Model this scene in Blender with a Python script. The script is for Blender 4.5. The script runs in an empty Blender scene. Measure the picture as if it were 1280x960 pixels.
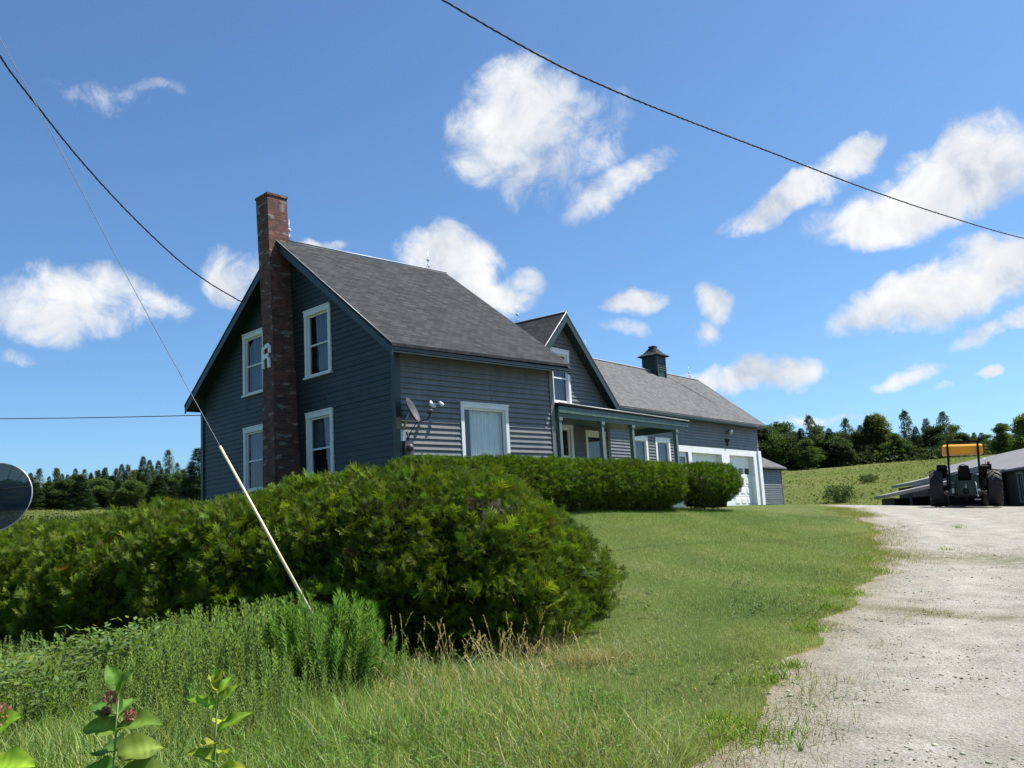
import bpy, math, random
import numpy as np
from math import sin, cos, tan, pi, radians, sqrt, atan2
from mathutils import Vector, Matrix
random.seed(7); RNG = np.random.default_rng(11)
SC = bpy.context.scene
COL = SC.collection

# ------------------------------------------------------------------ camera
FPX = 1150.0
YAW, PITCH, ROLL = radians(45.063), radians(9.175), radians(-3.197)
CAM = np.array((-12.404, -16.090, -0.928))
Fw = np.array([cos(YAW)*cos(PITCH), sin(YAW)*cos(PITCH), sin(PITCH)])
_r = np.array([sin(YAW), -cos(YAW), 0.0]); _u = np.cross(_r, Fw)
Rt = _r*cos(ROLL) + _u*sin(ROLL); Up = -_r*sin(ROLL) + _u*cos(ROLL)
def ray(u, v): return Fw + Rt*(u-640)/FPX + Up*(480-v)/FPX
def at(u, v, D): return CAM + ray(u, v)*D
cd = bpy.data.cameras.new('camera'); cam = bpy.data.objects.new('camera', cd); COL.objects.link(cam)
cam.matrix_world = Matrix(((Rt[0], Up[0], -Fw[0], CAM[0]), (Rt[1], Up[1], -Fw[1], CAM[1]), (Rt[2], Up[2], -Fw[2], CAM[2]), (0, 0, 0, 1)))
cd.sensor_fit = 'HORIZONTAL'; cd.sensor_width = 36; cd.lens = 36*FPX/1280; cd.clip_start = .05; cd.clip_end = 3000
SC.camera = cam

# ------------------------------------------------------------------ materials
def nm(name):
    m = bpy.data.materials.new(name); m.use_nodes = True
    return m, m.node_tree.nodes, m.node_tree.links, m.node_tree.nodes['Principled BSDF']
def lin(c):
    return tuple(((x/255)/12.92 if x/255 <= .04045 else ((x/255+.055)/1.055)**2.4) for x in c)
def noise(N, L, vec, scale, detail=4, rough=.55, dist=0):
    n = N.new('ShaderNodeTexNoise'); n.inputs['Scale'].default_value = scale; n.inputs['Detail'].default_value = detail
    n.inputs['Roughness'].default_value = rough; n.inputs['Distortion'].default_value = dist
    if vec is not None: L.new(vec, n.inputs['Vector'])
    return n.outputs['Fac']
def ramp(N, L, fac, stops):
    r = N.new('ShaderNodeValToRGB'); e = r.color_ramp.elements
    while len(e) < len(stops): e.new(.5)
    for i, (p, c) in enumerate(stops): e[i].position = p; e[i].color = (*c, 1) if len(c) == 3 else c
    L.new(fac, r.inputs['Fac']); return r.outputs['Color']
def mixc(N, L, f, a, b, mode='MIX'):
    m = N.new('ShaderNodeMix'); m.data_type = 'RGBA'; m.blend_type = mode
    for i, x in ((0, f), (6, a), (7, b)):
        if isinstance(x, bpy.types.NodeSocket): L.new(x, m.inputs[i])
        else: m.inputs[i].default_value = x if i == 0 else ((*x, 1) if len(x) == 3 else x)
    return m.outputs[2]
def math_(N, L, op, a, b=None, c=None, clamp=False):
    m = N.new('ShaderNodeMath'); m.operation = op; m.use_clamp = clamp
    for i, x in enumerate((a, b, c)):
        if x is None: continue
        if isinstance(x, bpy.types.NodeSocket): L.new(x, m.inputs[i])
        else: m.inputs[i].default_value = x
    return m.outputs[0]
def bump(N, L, h, B, strength=.3, dist=.01):
    b = N.new('ShaderNodeBump'); b.inputs['Strength'].default_value = strength; b.inputs['Distance'].default_value = dist
    L.new(h, b.inputs['Height']); L.new(b.outputs['Normal'], B.inputs['Normal'])
def coords(N, kind='Object'):
    return N.new('ShaderNodeTexCoord').outputs[kind]
def stretch(N, L, vec, s):
    m = N.new('ShaderNodeMapping'); m.inputs['Scale'].default_value = s; L.new(vec, m.inputs['Vector']); return m.outputs['Vector']

def paint(name, c, rough=.55, var=.12, scale=3.0, grime=None, metal=0, bstr=.15, spec=None):
    m, N, L, B = nm(name); v = coords(N)
    f = noise(N, L, v, scale, 6, .6)
    a = tuple(x*(1-var) for x in c); b = tuple(min(1, x*(1+var)) for x in c)
    col = ramp(N, L, f, [(.3, a), (.7, b)])
    if grime:
        g = noise(N, L, stretch(N, L, v, (4, 4, .6)), 2.2, 6, .65)
        gf = ramp(N, L, g, [(.5, (0, 0, 0)), (.75, (1, 1, 1))])
        col = mixc(N, L, math_(N, L, 'MULTIPLY', gf, grime[1]), col, grime[0])
    L.new(col, B.inputs['Base Color'])
    B.inputs['Roughness'].default_value = rough; B.inputs['Metallic'].default_value = metal
    if spec is not None: B.inputs['Specular IOR Level'].default_value = spec
    bump(N, L, noise(N, L, v, scale*12, 4), B, bstr, .004)
    return m

def shingle(name, c1, c2, stain, row=.14):
    m, N, L, B = nm(name); uv = coords(N, 'UV')
    br = N.new('ShaderNodeTexBrick'); L.new(uv, br.inputs['Vector'])
    br.offset = .5; br.inputs['Scale'].default_value = 1
    br.inputs['Brick Width'].default_value = .24; br.inputs['Row Height'].default_value = row
    br.inputs['Mortar Size'].default_value = .007; br.inputs['Mortar Smooth'].default_value = .2; br.inputs['Bias'].default_value = 0
    br.inputs['Color1'].default_value = (*c1, 1); br.inputs['Color2'].default_value = (*c2, 1)
    br.inputs['Mortar'].default_value = (*[x*.45 for x in c1], 1)
    n1 = noise(N, L, stretch(N, L, uv, (1, 2.2, 1)), 3.2, 7, .7)
    n2 = noise(N, L, uv, 38, 3, .6)
    n3 = noise(N, L, stretch(N, L, uv, (.7, .16, 1)), 1.3, 5, .7)
    col = mixc(N, L, .75, br.outputs['Color'], ramp(N, L, n1, [(.3, (.75, .75, .75)), (.7, (1.27, 1.27, 1.27))]), 'MULTIPLY')
    col = mixc(N, L, .6, col, ramp(N, L, n2, [(.3, (.55, .55, .55)), (.7, (1.5, 1.5, 1.5))]), 'MULTIPLY')
    col = mixc(N, L, math_(N, L, 'MULTIPLY', ramp(N, L, n3, [(.5, (0, 0, 0)), (.72, (1, 1, 1))]), .5), col, stain)
    L.new(col, B.inputs['Base Color']); B.inputs['Roughness'].default_value = .95
    B.inputs['Specular IOR Level'].default_value = .15
    h = math_(N, L, 'ADD', math_(N, L, 'MULTIPLY', br.outputs['Fac'], -1.0), math_(N, L, 'MULTIPLY', n2, .6))
    bump(N, L, h, B, .7, .012)
    return m

def brick_mat():
    m, N, L, B = nm('old_brick'); uv = coords(N, 'UV')
    br = N.new('ShaderNodeTexBrick'); L.new(uv, br.inputs['Vector']); br.offset = .5
    br.inputs['Scale'].default_value = 1; br.inputs['Brick Width'].default_value = .21; br.inputs['Row Height'].default_value = .073
    br.inputs['Mortar Size'].default_value = .006; br.inputs['Mortar Smooth'].default_value = .3
    br.inputs['Color1'].default_value = (.165, .066, .046, 1); br.inputs['Color2'].default_value = (.075, .04, .034, 1)
    br.inputs['Mortar'].default_value = (.12, .1, .09, 1)
    n1 = noise(N, L, uv, 5, 5, .7); n2 = noise(N, L, stretch(N, L, uv, (1, 2.6, 1)), 2.6, 3, .5)
    col = mixc(N, L, .8, br.outputs['Color'], ramp(N, L, n1, [(.3, (.5, .5, .5)), (.7, (1.5, 1.4, 1.35))]), 'MULTIPLY')
    pf = math_(N, L, 'MULTIPLY', ramp(N, L, n2, [(.585, (0, 0, 0)), (.64, (1, 1, 1))]), math_(N, L, 'SUBTRACT', 1.0, br.outputs['Fac']))
    col = mixc(N, L, math_(N, L, 'MULTIPLY', pf, .6), col, (.34, .31, .28))
    L.new(col, B.inputs['Base Color']); B.inputs['Roughness'].default_value = .95
    bump(N, L, math_(N, L, 'ADD', math_(N, L, 'MULTIPLY', br.outputs['Fac'], -1.0), math_(N, L, 'MULTIPLY', n1, .5)), B, .8, .015)
    return m

def foliage(name, trans=.35, rough=.6, spec=.3, tint=(1, 1, 1)):
    m, N, L, B = nm(name)
    at_ = N.new('ShaderNodeAttribute'); at_.attribute_name = 'Col'
    col = mixc(N, L, 1.0, at_.outputs['Color'], tint, 'MULTIPLY')
    L.new(col, B.inputs['Base Color']); B.inputs['Roughness'].default_value = rough; B.inputs['Specular IOR Level'].default_value = spec
    tr = N.new('ShaderNodeBsdfTranslucent')
    L.new(mixc(N, L, 1.0, col, (1.25, 1.35, .55), 'MULTIPLY'), tr.inputs['Color'])
    mx = N.new('ShaderNodeMixShader'); mx.inputs[0].default_value = trans
    L.new(B.outputs[0], mx.inputs[1]); L.new(tr.outputs[0], mx.inputs[2])
    L.new(mx.outputs[0], N['Material Output'].inputs['Surface'])
    return m

def glass_mat():
    m, N, L, B = nm('window_glass'); N.remove(B)
    gl = N.new('ShaderNodeBsdfGlossy'); gl.inputs['Roughness'].default_value = .02
    tr = N.new('ShaderNodeBsdfTransparent'); tr.inputs['Color'].default_value = (.86, .88, .87, 1)
    ge = N.new('ShaderNodeNewGeometry'); dt = N.new('ShaderNodeVectorMath'); dt.operation = 'DOT_PRODUCT'; L.new(ge.outputs['Normal'], dt.inputs[0]); L.new(ge.outputs['Incoming'], dt.inputs[1])
    ab = math_(N, L, 'ABSOLUTE', dt.outputs['Value']); pw = math_(N, L, 'POWER', math_(N, L, 'SUBTRACT', 1.0, ab, clamp=True), 5.0); frv = math_(N, L, 'MULTIPLY_ADD', pw, .9, .09)
    nz = noise(N, L, coords(N), 1.7, 2); bp = N.new('ShaderNodeBump'); bp.inputs['Strength'].default_value = .06; bp.inputs['Distance'].default_value = .05
    L.new(nz, bp.inputs['Height']); L.new(bp.outputs[0], gl.inputs['Normal'])
    mx = N.new('ShaderNodeMixShader'); L.new(frv, mx.inputs[0]); L.new(tr.outputs[0], mx.inputs[1]); L.new(gl.outputs[0], mx.inputs[2])
    L.new(mx.outputs[0], N['Material Output'].inputs['Surface']); return m

def screen_mat():
    m, N, L, B = nm('perforated_dish_metal')
    B.inputs['Base Color'].default_value = (.008, .01, .013, 1); B.inputs['Roughness'].default_value = .35; B.inputs['Metallic'].default_value = .0
    tr = N.new('ShaderNodeBsdfTransparent'); mx = N.new('ShaderNodeMixShader'); mx.inputs[0].default_value = .09
    L.new(B.outputs[0], mx.inputs[1]); L.new(tr.outputs[0], mx.inputs[2]); L.new(mx.outputs[0], N['Material Output'].inputs['Surface'])
    return m

M = {}
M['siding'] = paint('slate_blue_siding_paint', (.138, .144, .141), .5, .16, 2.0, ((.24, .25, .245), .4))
M['gable'] = paint('shaded_siding_paint', (.016, .027, .024), .5, .12, 2.0, ((.036, .048, .043), .4))  # darker, greener copy of the siding paint; the gable's shade is in the colour
M['dkgreen'] = paint('dark_green_trim_paint', (.02, .038, .034), .45, .15)
M['green'] = paint('green_porch_trim_paint', (.045, .09, .072), .5, .15, 4, ((.16, .19, .17), .4))
M['white'] = paint('white_trim_paint', (.74, .76, .76), .5, .06, 4, ((.5, .5, .46), .35))
M['whitedoor'] = paint('white_door_paint', (.8, .81, .82), .4, .04, 2)
M['post'] = paint('grey_post_paint', (.12, .16, .155), .55, .12)
M['dark'] = paint('dark_interior', (.012, .014, .018), .9, .1)
M['cloth'] = paint('pale_curtain_cloth', (.82, .86, .87), .9, .06, 5)
M['cloth2'] = paint('grey_curtain_cloth', (.09, .12, .17), .9, .25, 2)
M['roof1'] = shingle('dark_asphalt_shingle', (.028, .03, .032), (.054, .057, .06), (.022, .023, .024))
M['roof2'] = shingle('weathered_asphalt_shingle', (.096, .099, .1), (.142, .145, .145), (.07, .07, .07))
M['brick'] = brick_mat()
M['flash'] = paint('aluminium_edge', (.3, .31, .32), .5, .1, 5, None, .3)
M['glass'] = glass_mat()
M['dishgrey'] = paint('grey_dish_paint', (.055, .058, .075), .6, .08)
M['metal'] = paint('galvanised_metal', (.4, .41, .42), .45, .12, 8, None, .8)
M['blackm'] = paint('black_metal', (.007, .007, .008), .7, .1, 8, spec=.15)
M['rubber'] = paint('tyre_rubber', (.014, .013, .013), .75, .25, 6, ((.04, .036, .03), .4))
M['yellow'] = paint('orange_yellow_canopy', (.97, .37, .0), .35, .04)
M['tgreen'] = paint('dark_green_tractor_paint', (.006, .028, .015), .35, .15, 5)
M['rim'] = paint('yellow_rim_paint', (.5, .33, .03), .5, .1)
M['guard'] = paint('yellow_plastic_guy_guard', (.72, .6, .36), .45, .08, 3, ((.85, .8, .62), .6))
M['cable'] = paint('black_cable', (.012, .013, .022), .7, .1)
M['steelw'] = paint('steel_strand', (.09, .1, .12), .5, .1, 20, None, .5)
M['wood'] = paint('grey_pole_wood', (.16, .13, .1), .9, .25, 6)
M['bark'] = paint('bark', (.09, .07, .055), .95, .3, 10)
M['shedwall'] = paint('dark_weathered_board', (.02, .026, .028), .8, .25, 3)
M['tinroof'] = paint('weathered_tin_roof', (.22, .215, .205), .6, .12, 1.6, ((.3, .22, .15), .4), .15)
M['screen'] = screen_mat()
M['red'] = paint('red_lens', (.3, .02, .012), .3, .1)
M['skyglass'] = paint('clear_ball_glass', (.7, .75, .78), .08, .05)
M['leaf'] = foliage('leaf_foliage', .38, .6, .14, (1.0, .98, .9))
M['grass'] = foliage('grass_foliage', .3, .55, .3, (.97, 1.0, .8))
M['cedar'] = foliage('cedar_foliage', .35, .65, .15, (.95, 1.02, .64))
M['needle'] = foliage('needle_foliage', .2, .7, .15, (1.5, 1.5, 1.35))

# ------------------------------------------------------------------ mesh helpers
def ident(p): return Vector(p)
class MB:
    def __init__(s, fr=ident): s.v = []; s.f = []; s.m = []; s.fr = fr; s.cur = 0; s.sm = []
    def vert(s, p): s.v.append(s.fr(p)); return len(s.v)-1
    def face(s, pts, smooth=False):
        s.f.append([s.vert(p) for p in pts]); s.m.append(s.cur); s.sm.append(smooth)
    def box(s, x0, x1, y0, y1, z0, z1):
        P = [(x, y, z) for x in (x0, x1) for y in (y0, y1) for z in (z0, z1)]
        i = [s.vert(p) for p in P]
        for q in ((0, 1, 3, 2), (4, 6, 7, 5), (0, 4, 5, 1), (2, 3, 7, 6), (0, 2, 6, 4), (1, 5, 7, 3)):
            s.f.append([i[k] for k in q]); s.m.append(s.cur); s.sm.append(False)
    def hexa(s, P):   # 8 points: bottom 4 (ccw) then top 4
        i = [s.vert(p) for p in P]
        for q in ((3, 2, 1, 0), (4, 5, 6, 7), (0, 1, 5, 4), (1, 2, 6, 5), (2, 3, 7, 6), (3, 0, 4, 7)):
            s.f.append([i[k] for k in q]); s.m.append(s.cur); s.sm.append(False)
    def slab(s, quad, t):  # quad top pts, thickness down
        s.hexa([(x, y, z-t) for x, y, z in quad] + list(quad))
    def tube(s, pts, r, n=8, r2=None, cap=True):
        pts = [Vector(p) for p in pts]; rings = []
        for k, p in enumerate(pts):
            d = (pts[min(k+1, len(pts)-1)]-pts[max(k-1, 0)]).normalized()
            a = Vector((0, 0, 1)) if abs(d.z) < .9 else Vector((1, 0, 0))
            e1 = d.cross(a).normalized(); e2 = d.cross(e1)
            rr = r if r2 is None else r+(r2-r)*k/(len(pts)-1)
            rings.append([s.vert(p+e1*rr*cos(2*pi*j/n)+e2*rr*sin(2*pi*j/n)) for j in range(n)])
        for a, b in zip(rings, rings[1:]):
            for j in range(n):
                s.f.append([a[j], a[(j+1) % n], b[(j+1) % n], b[j]]); s.m.append(s.cur); s.sm.append(True)
        if cap:
            for q in (rings[0][::-1], rings[-1]): s.f.append(list(q)); s.m.append(s.cur); s.sm.append(False)
    def lathe(s, c, axis, prof, n=24, smooth=True):
        c = Vector(c); ax = Vector(axis).normalized(); a = Vector((0, 0, 1)) if abs(ax.z) < .9 else Vector((1, 0, 0))
        e1 = ax.cross(a).normalized(); e2 = ax.cross(e1); rings = []
        for (r, h) in prof:
            rings.append([s.vert(c+ax*h+(e1*cos(2*pi*j/n)+e2*sin(2*pi*j/n))*max(r, 1e-4)) for j in range(n)])
        for a, b in zip(rings, rings[1:]):
            for j in range(n):
                s.f.append([a[j], a[(j+1) % n], b[(j+1) % n], b[j]]); s.m.append(s.cur); s.sm.append(smooth)
    def ball(s, c, r, n=12):
        s.lathe(c, (0, 0, 1), [(r*sin(pi*k/8), -r*cos(pi*k/8)) for k in range(9)], n)
    def build(s, name, mats, parent=None, base=None):
        me = bpy.data.meshes.new(name)
        b = Vector(parent['_base']) if parent is not None else (Vector(base) if base is not None else Vector((0, 0, 0)))
        V = [v-b for v in s.v]
        me.from_pydata([tuple(v) for v in V], [], s.f)
        if not isinstance(mats, (list, tuple)): mats = [mats]
        for m in mats: me.materials.append(m)
        me.polygons.foreach_set('material_index', s.m); me.polygons.foreach_set('use_smooth', s.sm)
        uvl = me.uv_layers.new(name='UVMap'); me.update()
        for p in me.polygons:
            n = p.normal; t = Vector((0, 0, 1)).cross(n)
            if t.length < .05: t = Vector((1, 0, 0))
            t.normalize(); bb = n.cross(t)
            for li in p.loop_indices:
                co = me.vertices[me.loops[li].vertex_index].co+b
                uvl.data[li].uv = (co.dot(t), co.dot(bb))
        o = bpy.data.objects.new(name, me); COL.objects.link(o)
        if parent is not None: o.parent = parent; o['_base'] = parent['_base']
        else: o.location = b; o['_base'] = tuple(b)
        return o
def tag(o, label=None, cat=None, group=None, kind=None):
    if label: o['label'] = label
    if cat: o['category'] = cat
    if group: o['group'] = group
    if kind: o['kind'] = kind
    return o
def thing(name, base, label, cat, group=None):
    o = bpy.data.objects.new(name, None); COL.objects.link(o); o.location = base; o['_base'] = tuple(base); o.empty_display_size = .2
    return tag(o, label, cat, group)

def np_mesh(name, V, T, C, mat, base=None, parent=None):
    """V (n,3), T (m,3) triangles, C (n,3) colour"""
    me = bpy.data.meshes.new(name); V = np.asarray(V, np.float32)
    b = np.array(parent['_base'] if parent is not None else (base if base is not None else (0, 0, 0)), np.float32)
    me.vertices.add(len(V)); me.vertices.foreach_set('co', (V-b).ravel())
    T = np.asarray(T, np.int32); m = len(T)
    me.loops.add(m*3); me.loops.foreach_set('vertex_index', T.ravel())
    me.polygons.add(m); me.polygons.foreach_set('loop_start', np.arange(0, m*3, 3, dtype=np.int32))
    me.polygons.foreach_set('loop_total', np.full(m, 3, np.int32))
    me.update(calc_edges=True)
    if C is not None:
        a = me.color_attributes.new('Col', 'FLOAT_COLOR', 'POINT')
        a.data.foreach_set('color', np.hstack([C, np.ones((len(C), 1))]).astype(np.float32).ravel())
    me.materials.append(mat); o = bpy.data.objects.new(name, me); COL.objects.link(o)
    if parent is not None: o.parent = parent; o['_base'] = parent['_base']
    else: o.location = tuple(float(x) for x in b); o['_base'] = tuple(float(x) for x in b)
    return o

class Tmpl:
    def __init__(s): s.V = []; s.T = []; s.K = []
    def quadstrip(s, pts, ws, side, k=1.0, tip=True):
        """ribbon along pts with half widths ws, side direction"""
        i0 = len(s.V)
        for j, (p, w) in enumerate(zip(pts, ws)):
            p = np.array(p, float); sd = np.array(side, float)
            if w <= 1e-6: s.V.append(p); s.K.append(k)
            else: s.V.append(p-sd*w); s.V.append(p+sd*w); s.K += [k, k]
        idx = []; c = i0
        for w in ws:
            if w <= 1e-6: idx.append((c, c)); c += 1
            else: idx.append((c, c+1)); c += 2
        for (a, b), (c2, d2) in zip(idx, idx[1:]):
            if a != b: s.T.append((a, b, d2))
            if c2 != d2: s.T.append((a, d2, c2))
    def arr(s): return np.array(s.V), np.array(s.T), np.array(s.K)

def scatter(tm, P, rot, scl, col, lean=None, leandir=None, kvar=.0, zscl=None):
    """copies of template at P (n,3); rot yaw; scale; colour (n,3); lean tilt angle toward leandir"""
    V, T, K = tm; n = len(P); m = len(V)
    c, s = np.cos(rot)[:, None], np.sin(rot)[:, None]
    X = V[None, :, 0]*c-V[None, :, 1]*s; Y = V[None, :, 0]*s+V[None, :, 1]*c; Z = np.repeat(V[None, :, 2], n, 0)
    sc = np.asarray(scl)[:, None]; X = X*sc; Y = Y*sc; Z = Z*(sc if zscl is None else np.asarray(zscl)[:, None])
    if lean is not None:
        ca, sa = np.cos(lean)[:, None], np.sin(lean)[:, None]; cd_, sd_ = np.cos(leandir)[:, None], np.sin(leandir)[:, None]
        a = X*cd_+Y*sd_; b = -X*sd_+Y*cd_
        a2 = a*ca+Z*sa; Z = -a*sa+Z*ca
        X = a2*cd_-b*sd_; Y = a2*sd_+b*cd_
    W = np.stack([X+P[:, None, 0], Y+P[:, None, 1], Z+P[:, None, 2]], -1).reshape(-1, 3)
    TT = (T[None]+(np.arange(n)*m)[:, None, None]).reshape(-1, 3)
    CC = (col[:, None, :]*K[None, :, None]).reshape(-1, 3)
    return W, TT, np.clip(CC, 0, 1)
def orient_scatter(tm, P, Nrm, Tan, scl, col):
    """template x along Tan, z along Nrm"""
    V, T, K = tm; n = len(P); m = len(V)
    Nn = Nrm/np.linalg.norm(Nrm, axis=1, keepdims=True)
    Bi = np.cross(Nn, Tan); Bi /= np.linalg.norm(Bi, axis=1, keepdims=True)+1e-9; Tn = np.cross(Bi, Nn)
    W = (V[None, :, 0:1]*Tn[:, None]+V[None, :, 1:2]*Bi[:, None]+V[None, :, 2:3]*Nn[:, None])*np.asarray(scl)[:, None, None]+P[:, None]
    TT = (T[None]+(np.arange(n)*m)[:, None, None]).reshape(-1, 3)
    return W.reshape(-1, 3), TT, np.clip((col[:, None, :]*K[None, :, None]).reshape(-1, 3), 0, 1)
def join(parts):
    V = []; T = []; C = []; o = 0
    for v, t, c in parts: V.append(v); T.append(t+o); C.append(c); o += len(v)
    return np.vstack(V), np.vstack(T), np.vstack(C)
def snoise(P, f=1.0, seed=0):
    r = np.random.default_rng(seed); out = 0; amp = 1; tot = 0
    for k in range(4):
        for j in range(3):
            w = r.normal(size=P.shape[1]); w = w/np.linalg.norm(w)*f*(1.9**k); out = out+amp*np.sin(P@w+r.uniform(0, 6.28)); tot += amp*.7
        amp *= .55
    return out/tot

# ------------------------------------------------------------------ terrain
def ud(u, D):   # plan position on the bearing of column u at axis depth D
    a = YAW-math.atan((u-640)/FPX); d = D/math.cos(a-YAW); return CAM[0]+d*cos(a), CAM[1]+d*sin(a)
CP = [(CAM[0], CAM[1], -2.5), (-30, -30, -2.7), (-12, -32, -2.6), (10, -28, -2.3), (32, -22, -1.9), (-30, -8, -2.5), (-32, 14, -2.4), (-18, 34, -2.0)]
for u, D, z in [(400, 5, -2.46), (400, 8, -2.4), (400, 10, -2.32), (100, 6, -2.46), (100, 12, -2.35), (100, 17, -2.15),
                (680, 6, -2.42), (680, 10, -2.27), (760, 13, -1.72), (720, 15, -1.3), (720, 20, -.52), (720, 23, -.45), (820, 22, -.58),
                (900, 6, -2.38), (900, 10, -2.2), (900, 15, -1.65), (900, 20, -1.1), (900, 25, -.72), (900, 30, -.5), (900, 38, -.34), (900, 46, -.26),
                (1100, 6, -2.4), (1100, 12, -2.15), (1100, 20, -1.62), (1100, 30, -1.02), (1100, 38, -.74), (1100, 44, -.68), (1100, 52, -1.1),
                (1280, 6, -2.4), (1280, 12, -2.2), (1280, 20, -1.76), (1280, 30, -1.33), (1280, 37, -1.05), (1280, 45, -1.35), (1190, 37, -.93), (1190, 50, -1.3)]:
    CP.append((*ud(u, D), z))
CP += [(-6, -4, -1.95), (-6, 0, -1.75), (-6, 8, -1.7), (0, 0, -.65), (5, 0, -.5), (0, 9, -.9), (10, 6, -.4), (28, 8, -.26), (30, 20, -.3),
       (-3, -3, -1.1), (3, -3, -.55), (9, -3.2, -.6), (0, 25, -1.2), (15, 25, -.6)]
CP = np.array(CP)
def _tps(A, Bp):
    d2 = ((A[:, None, :]-Bp[None])**2).sum(-1); return .5*d2*np.log(d2+1e-9)
_n = len(CP); K_ = _tps(CP[:, :2], CP[:, :2])+np.eye(_n)*2.0; Pm = np.hstack([np.ones((_n, 1)), CP[:, :2]])
_A = np.zeros((_n+3, _n+3)); _A[:_n, :_n] = K_; _A[:_n, _n:] = Pm; _A[_n:, :_n] = Pm.T
_w = np.linalg.solve(_A, np.concatenate([CP[:, 2], [0, 0, 0]]))
def _gz(x, y):
    x = np.atleast_1d(np.asarray(x, float)); y = np.atleast_1d(np.asarray(y, float)); P = np.stack([x, y], 1); out = np.empty(len(P))
    for i in range(0, len(P), 20000):
        q = P[i:i+20000]; out[i:i+20000] = _tps(q, CP[:, :2])@_w[:_n]+_w[_n]+q@_w[_n+1:]
    D = np.hypot(P[:, 0]-CAM[0], P[:, 1]-CAM[1])
    far = -.9+np.interp(D, [0, 50, 60, 128, 220, 600], [0, 0, .35, 6.2, 7.4, 8.5])
    far = far+.25*snoise(P, .06, 5)*np.clip((D-55)/20, 0, 1)
    t = np.clip((D-47)/11, 0, 1); t = t*t*(3-2*t)
    return out*(1-t)+far*t
_gx = np.arange(-62, 92, .3); _GZ = None
def gz(x, y):
    global _GZ
    if _GZ is None:
        XX, YY = np.meshgrid(_gx, _gx, indexing='ij'); _GZ = _gz(XX.ravel(), YY.ravel()).reshape(XX.shape)
    x = np.atleast_1d(np.asarray(x, float)); y = np.atleast_1d(np.asarray(y, float)); out = np.empty(len(x))
    fx = (x+62)/.3; fy = (y+62)/.3; m = len(_gx)-1; ins = (fx > 0) & (fx < m-1) & (fy > 0) & (fy < m-1)
    i = fx[ins].astype(int); j = fy[ins].astype(int); a = fx[ins]-i; b = fy[ins]-j
    out[ins] = _GZ[i, j]*(1-a)*(1-b)+_GZ[i+1, j]*a*(1-b)+_GZ[i, j+1]*(1-a)*b+_GZ[i+1, j+1]*a*b
    if (~ins).any(): out[~ins] = _gz(x[~ins], y[~ins])
    return out
def gz1(x, y): return float(gz([x], [y])[0])
def gpix(u, v):
    """where the sight line of a pixel meets the ground"""
    D = 4.0; r = ray(u, v)
    while D < 140:
        p = CAM+r*D
        if p[2] < gz1(p[0], p[1]): return p
        D += .1
    return CAM+r*45

# gravel edge in plan (left boundary of the drive, from near to far, then across the crest)
edge_px = [(600, 1250), (800, 1060), (893, 958), (955, 885), (1000, 822), (1040, 785), (1068, 750), (1095, 722), (1107, 695), (1100, 672), (1090, 655), (1075, 645), (1055, 638)]
EDGE = [tuple(gpix(u, v)[:2]) for u, v in edge_px]
EDGE = [(-15.5, -22)] + EDGE + [ud(1040, 36), ud(1010, 43), (28.5, 6.8), (33, 4), ud(1090, 50), (45, -3), (60, -40), (20, -60), (-20, -60)]
def inpoly(x, y, poly):
    ins = np.zeros(len(x), bool); n = len(poly)
    for i in range(n):
        x1, y1 = poly[i]; x2, y2 = poly[(i+1) % n]
        c = ((y1 > y) != (y2 > y)) & (x < (x2-x1)*(y-y1)/(y2-y1+1e-12)+x1); ins ^= c
    return ins
def is_gravel(x, y):
    P = np.stack([x, y], 1); w = .13+.012*np.hypot(x-CAM[0], y-CAM[1])*.6
    return inpoly(x+w*snoise(P, 2.3, 3), y+w*snoise(P, 2.3, 4), EDGE)

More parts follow.
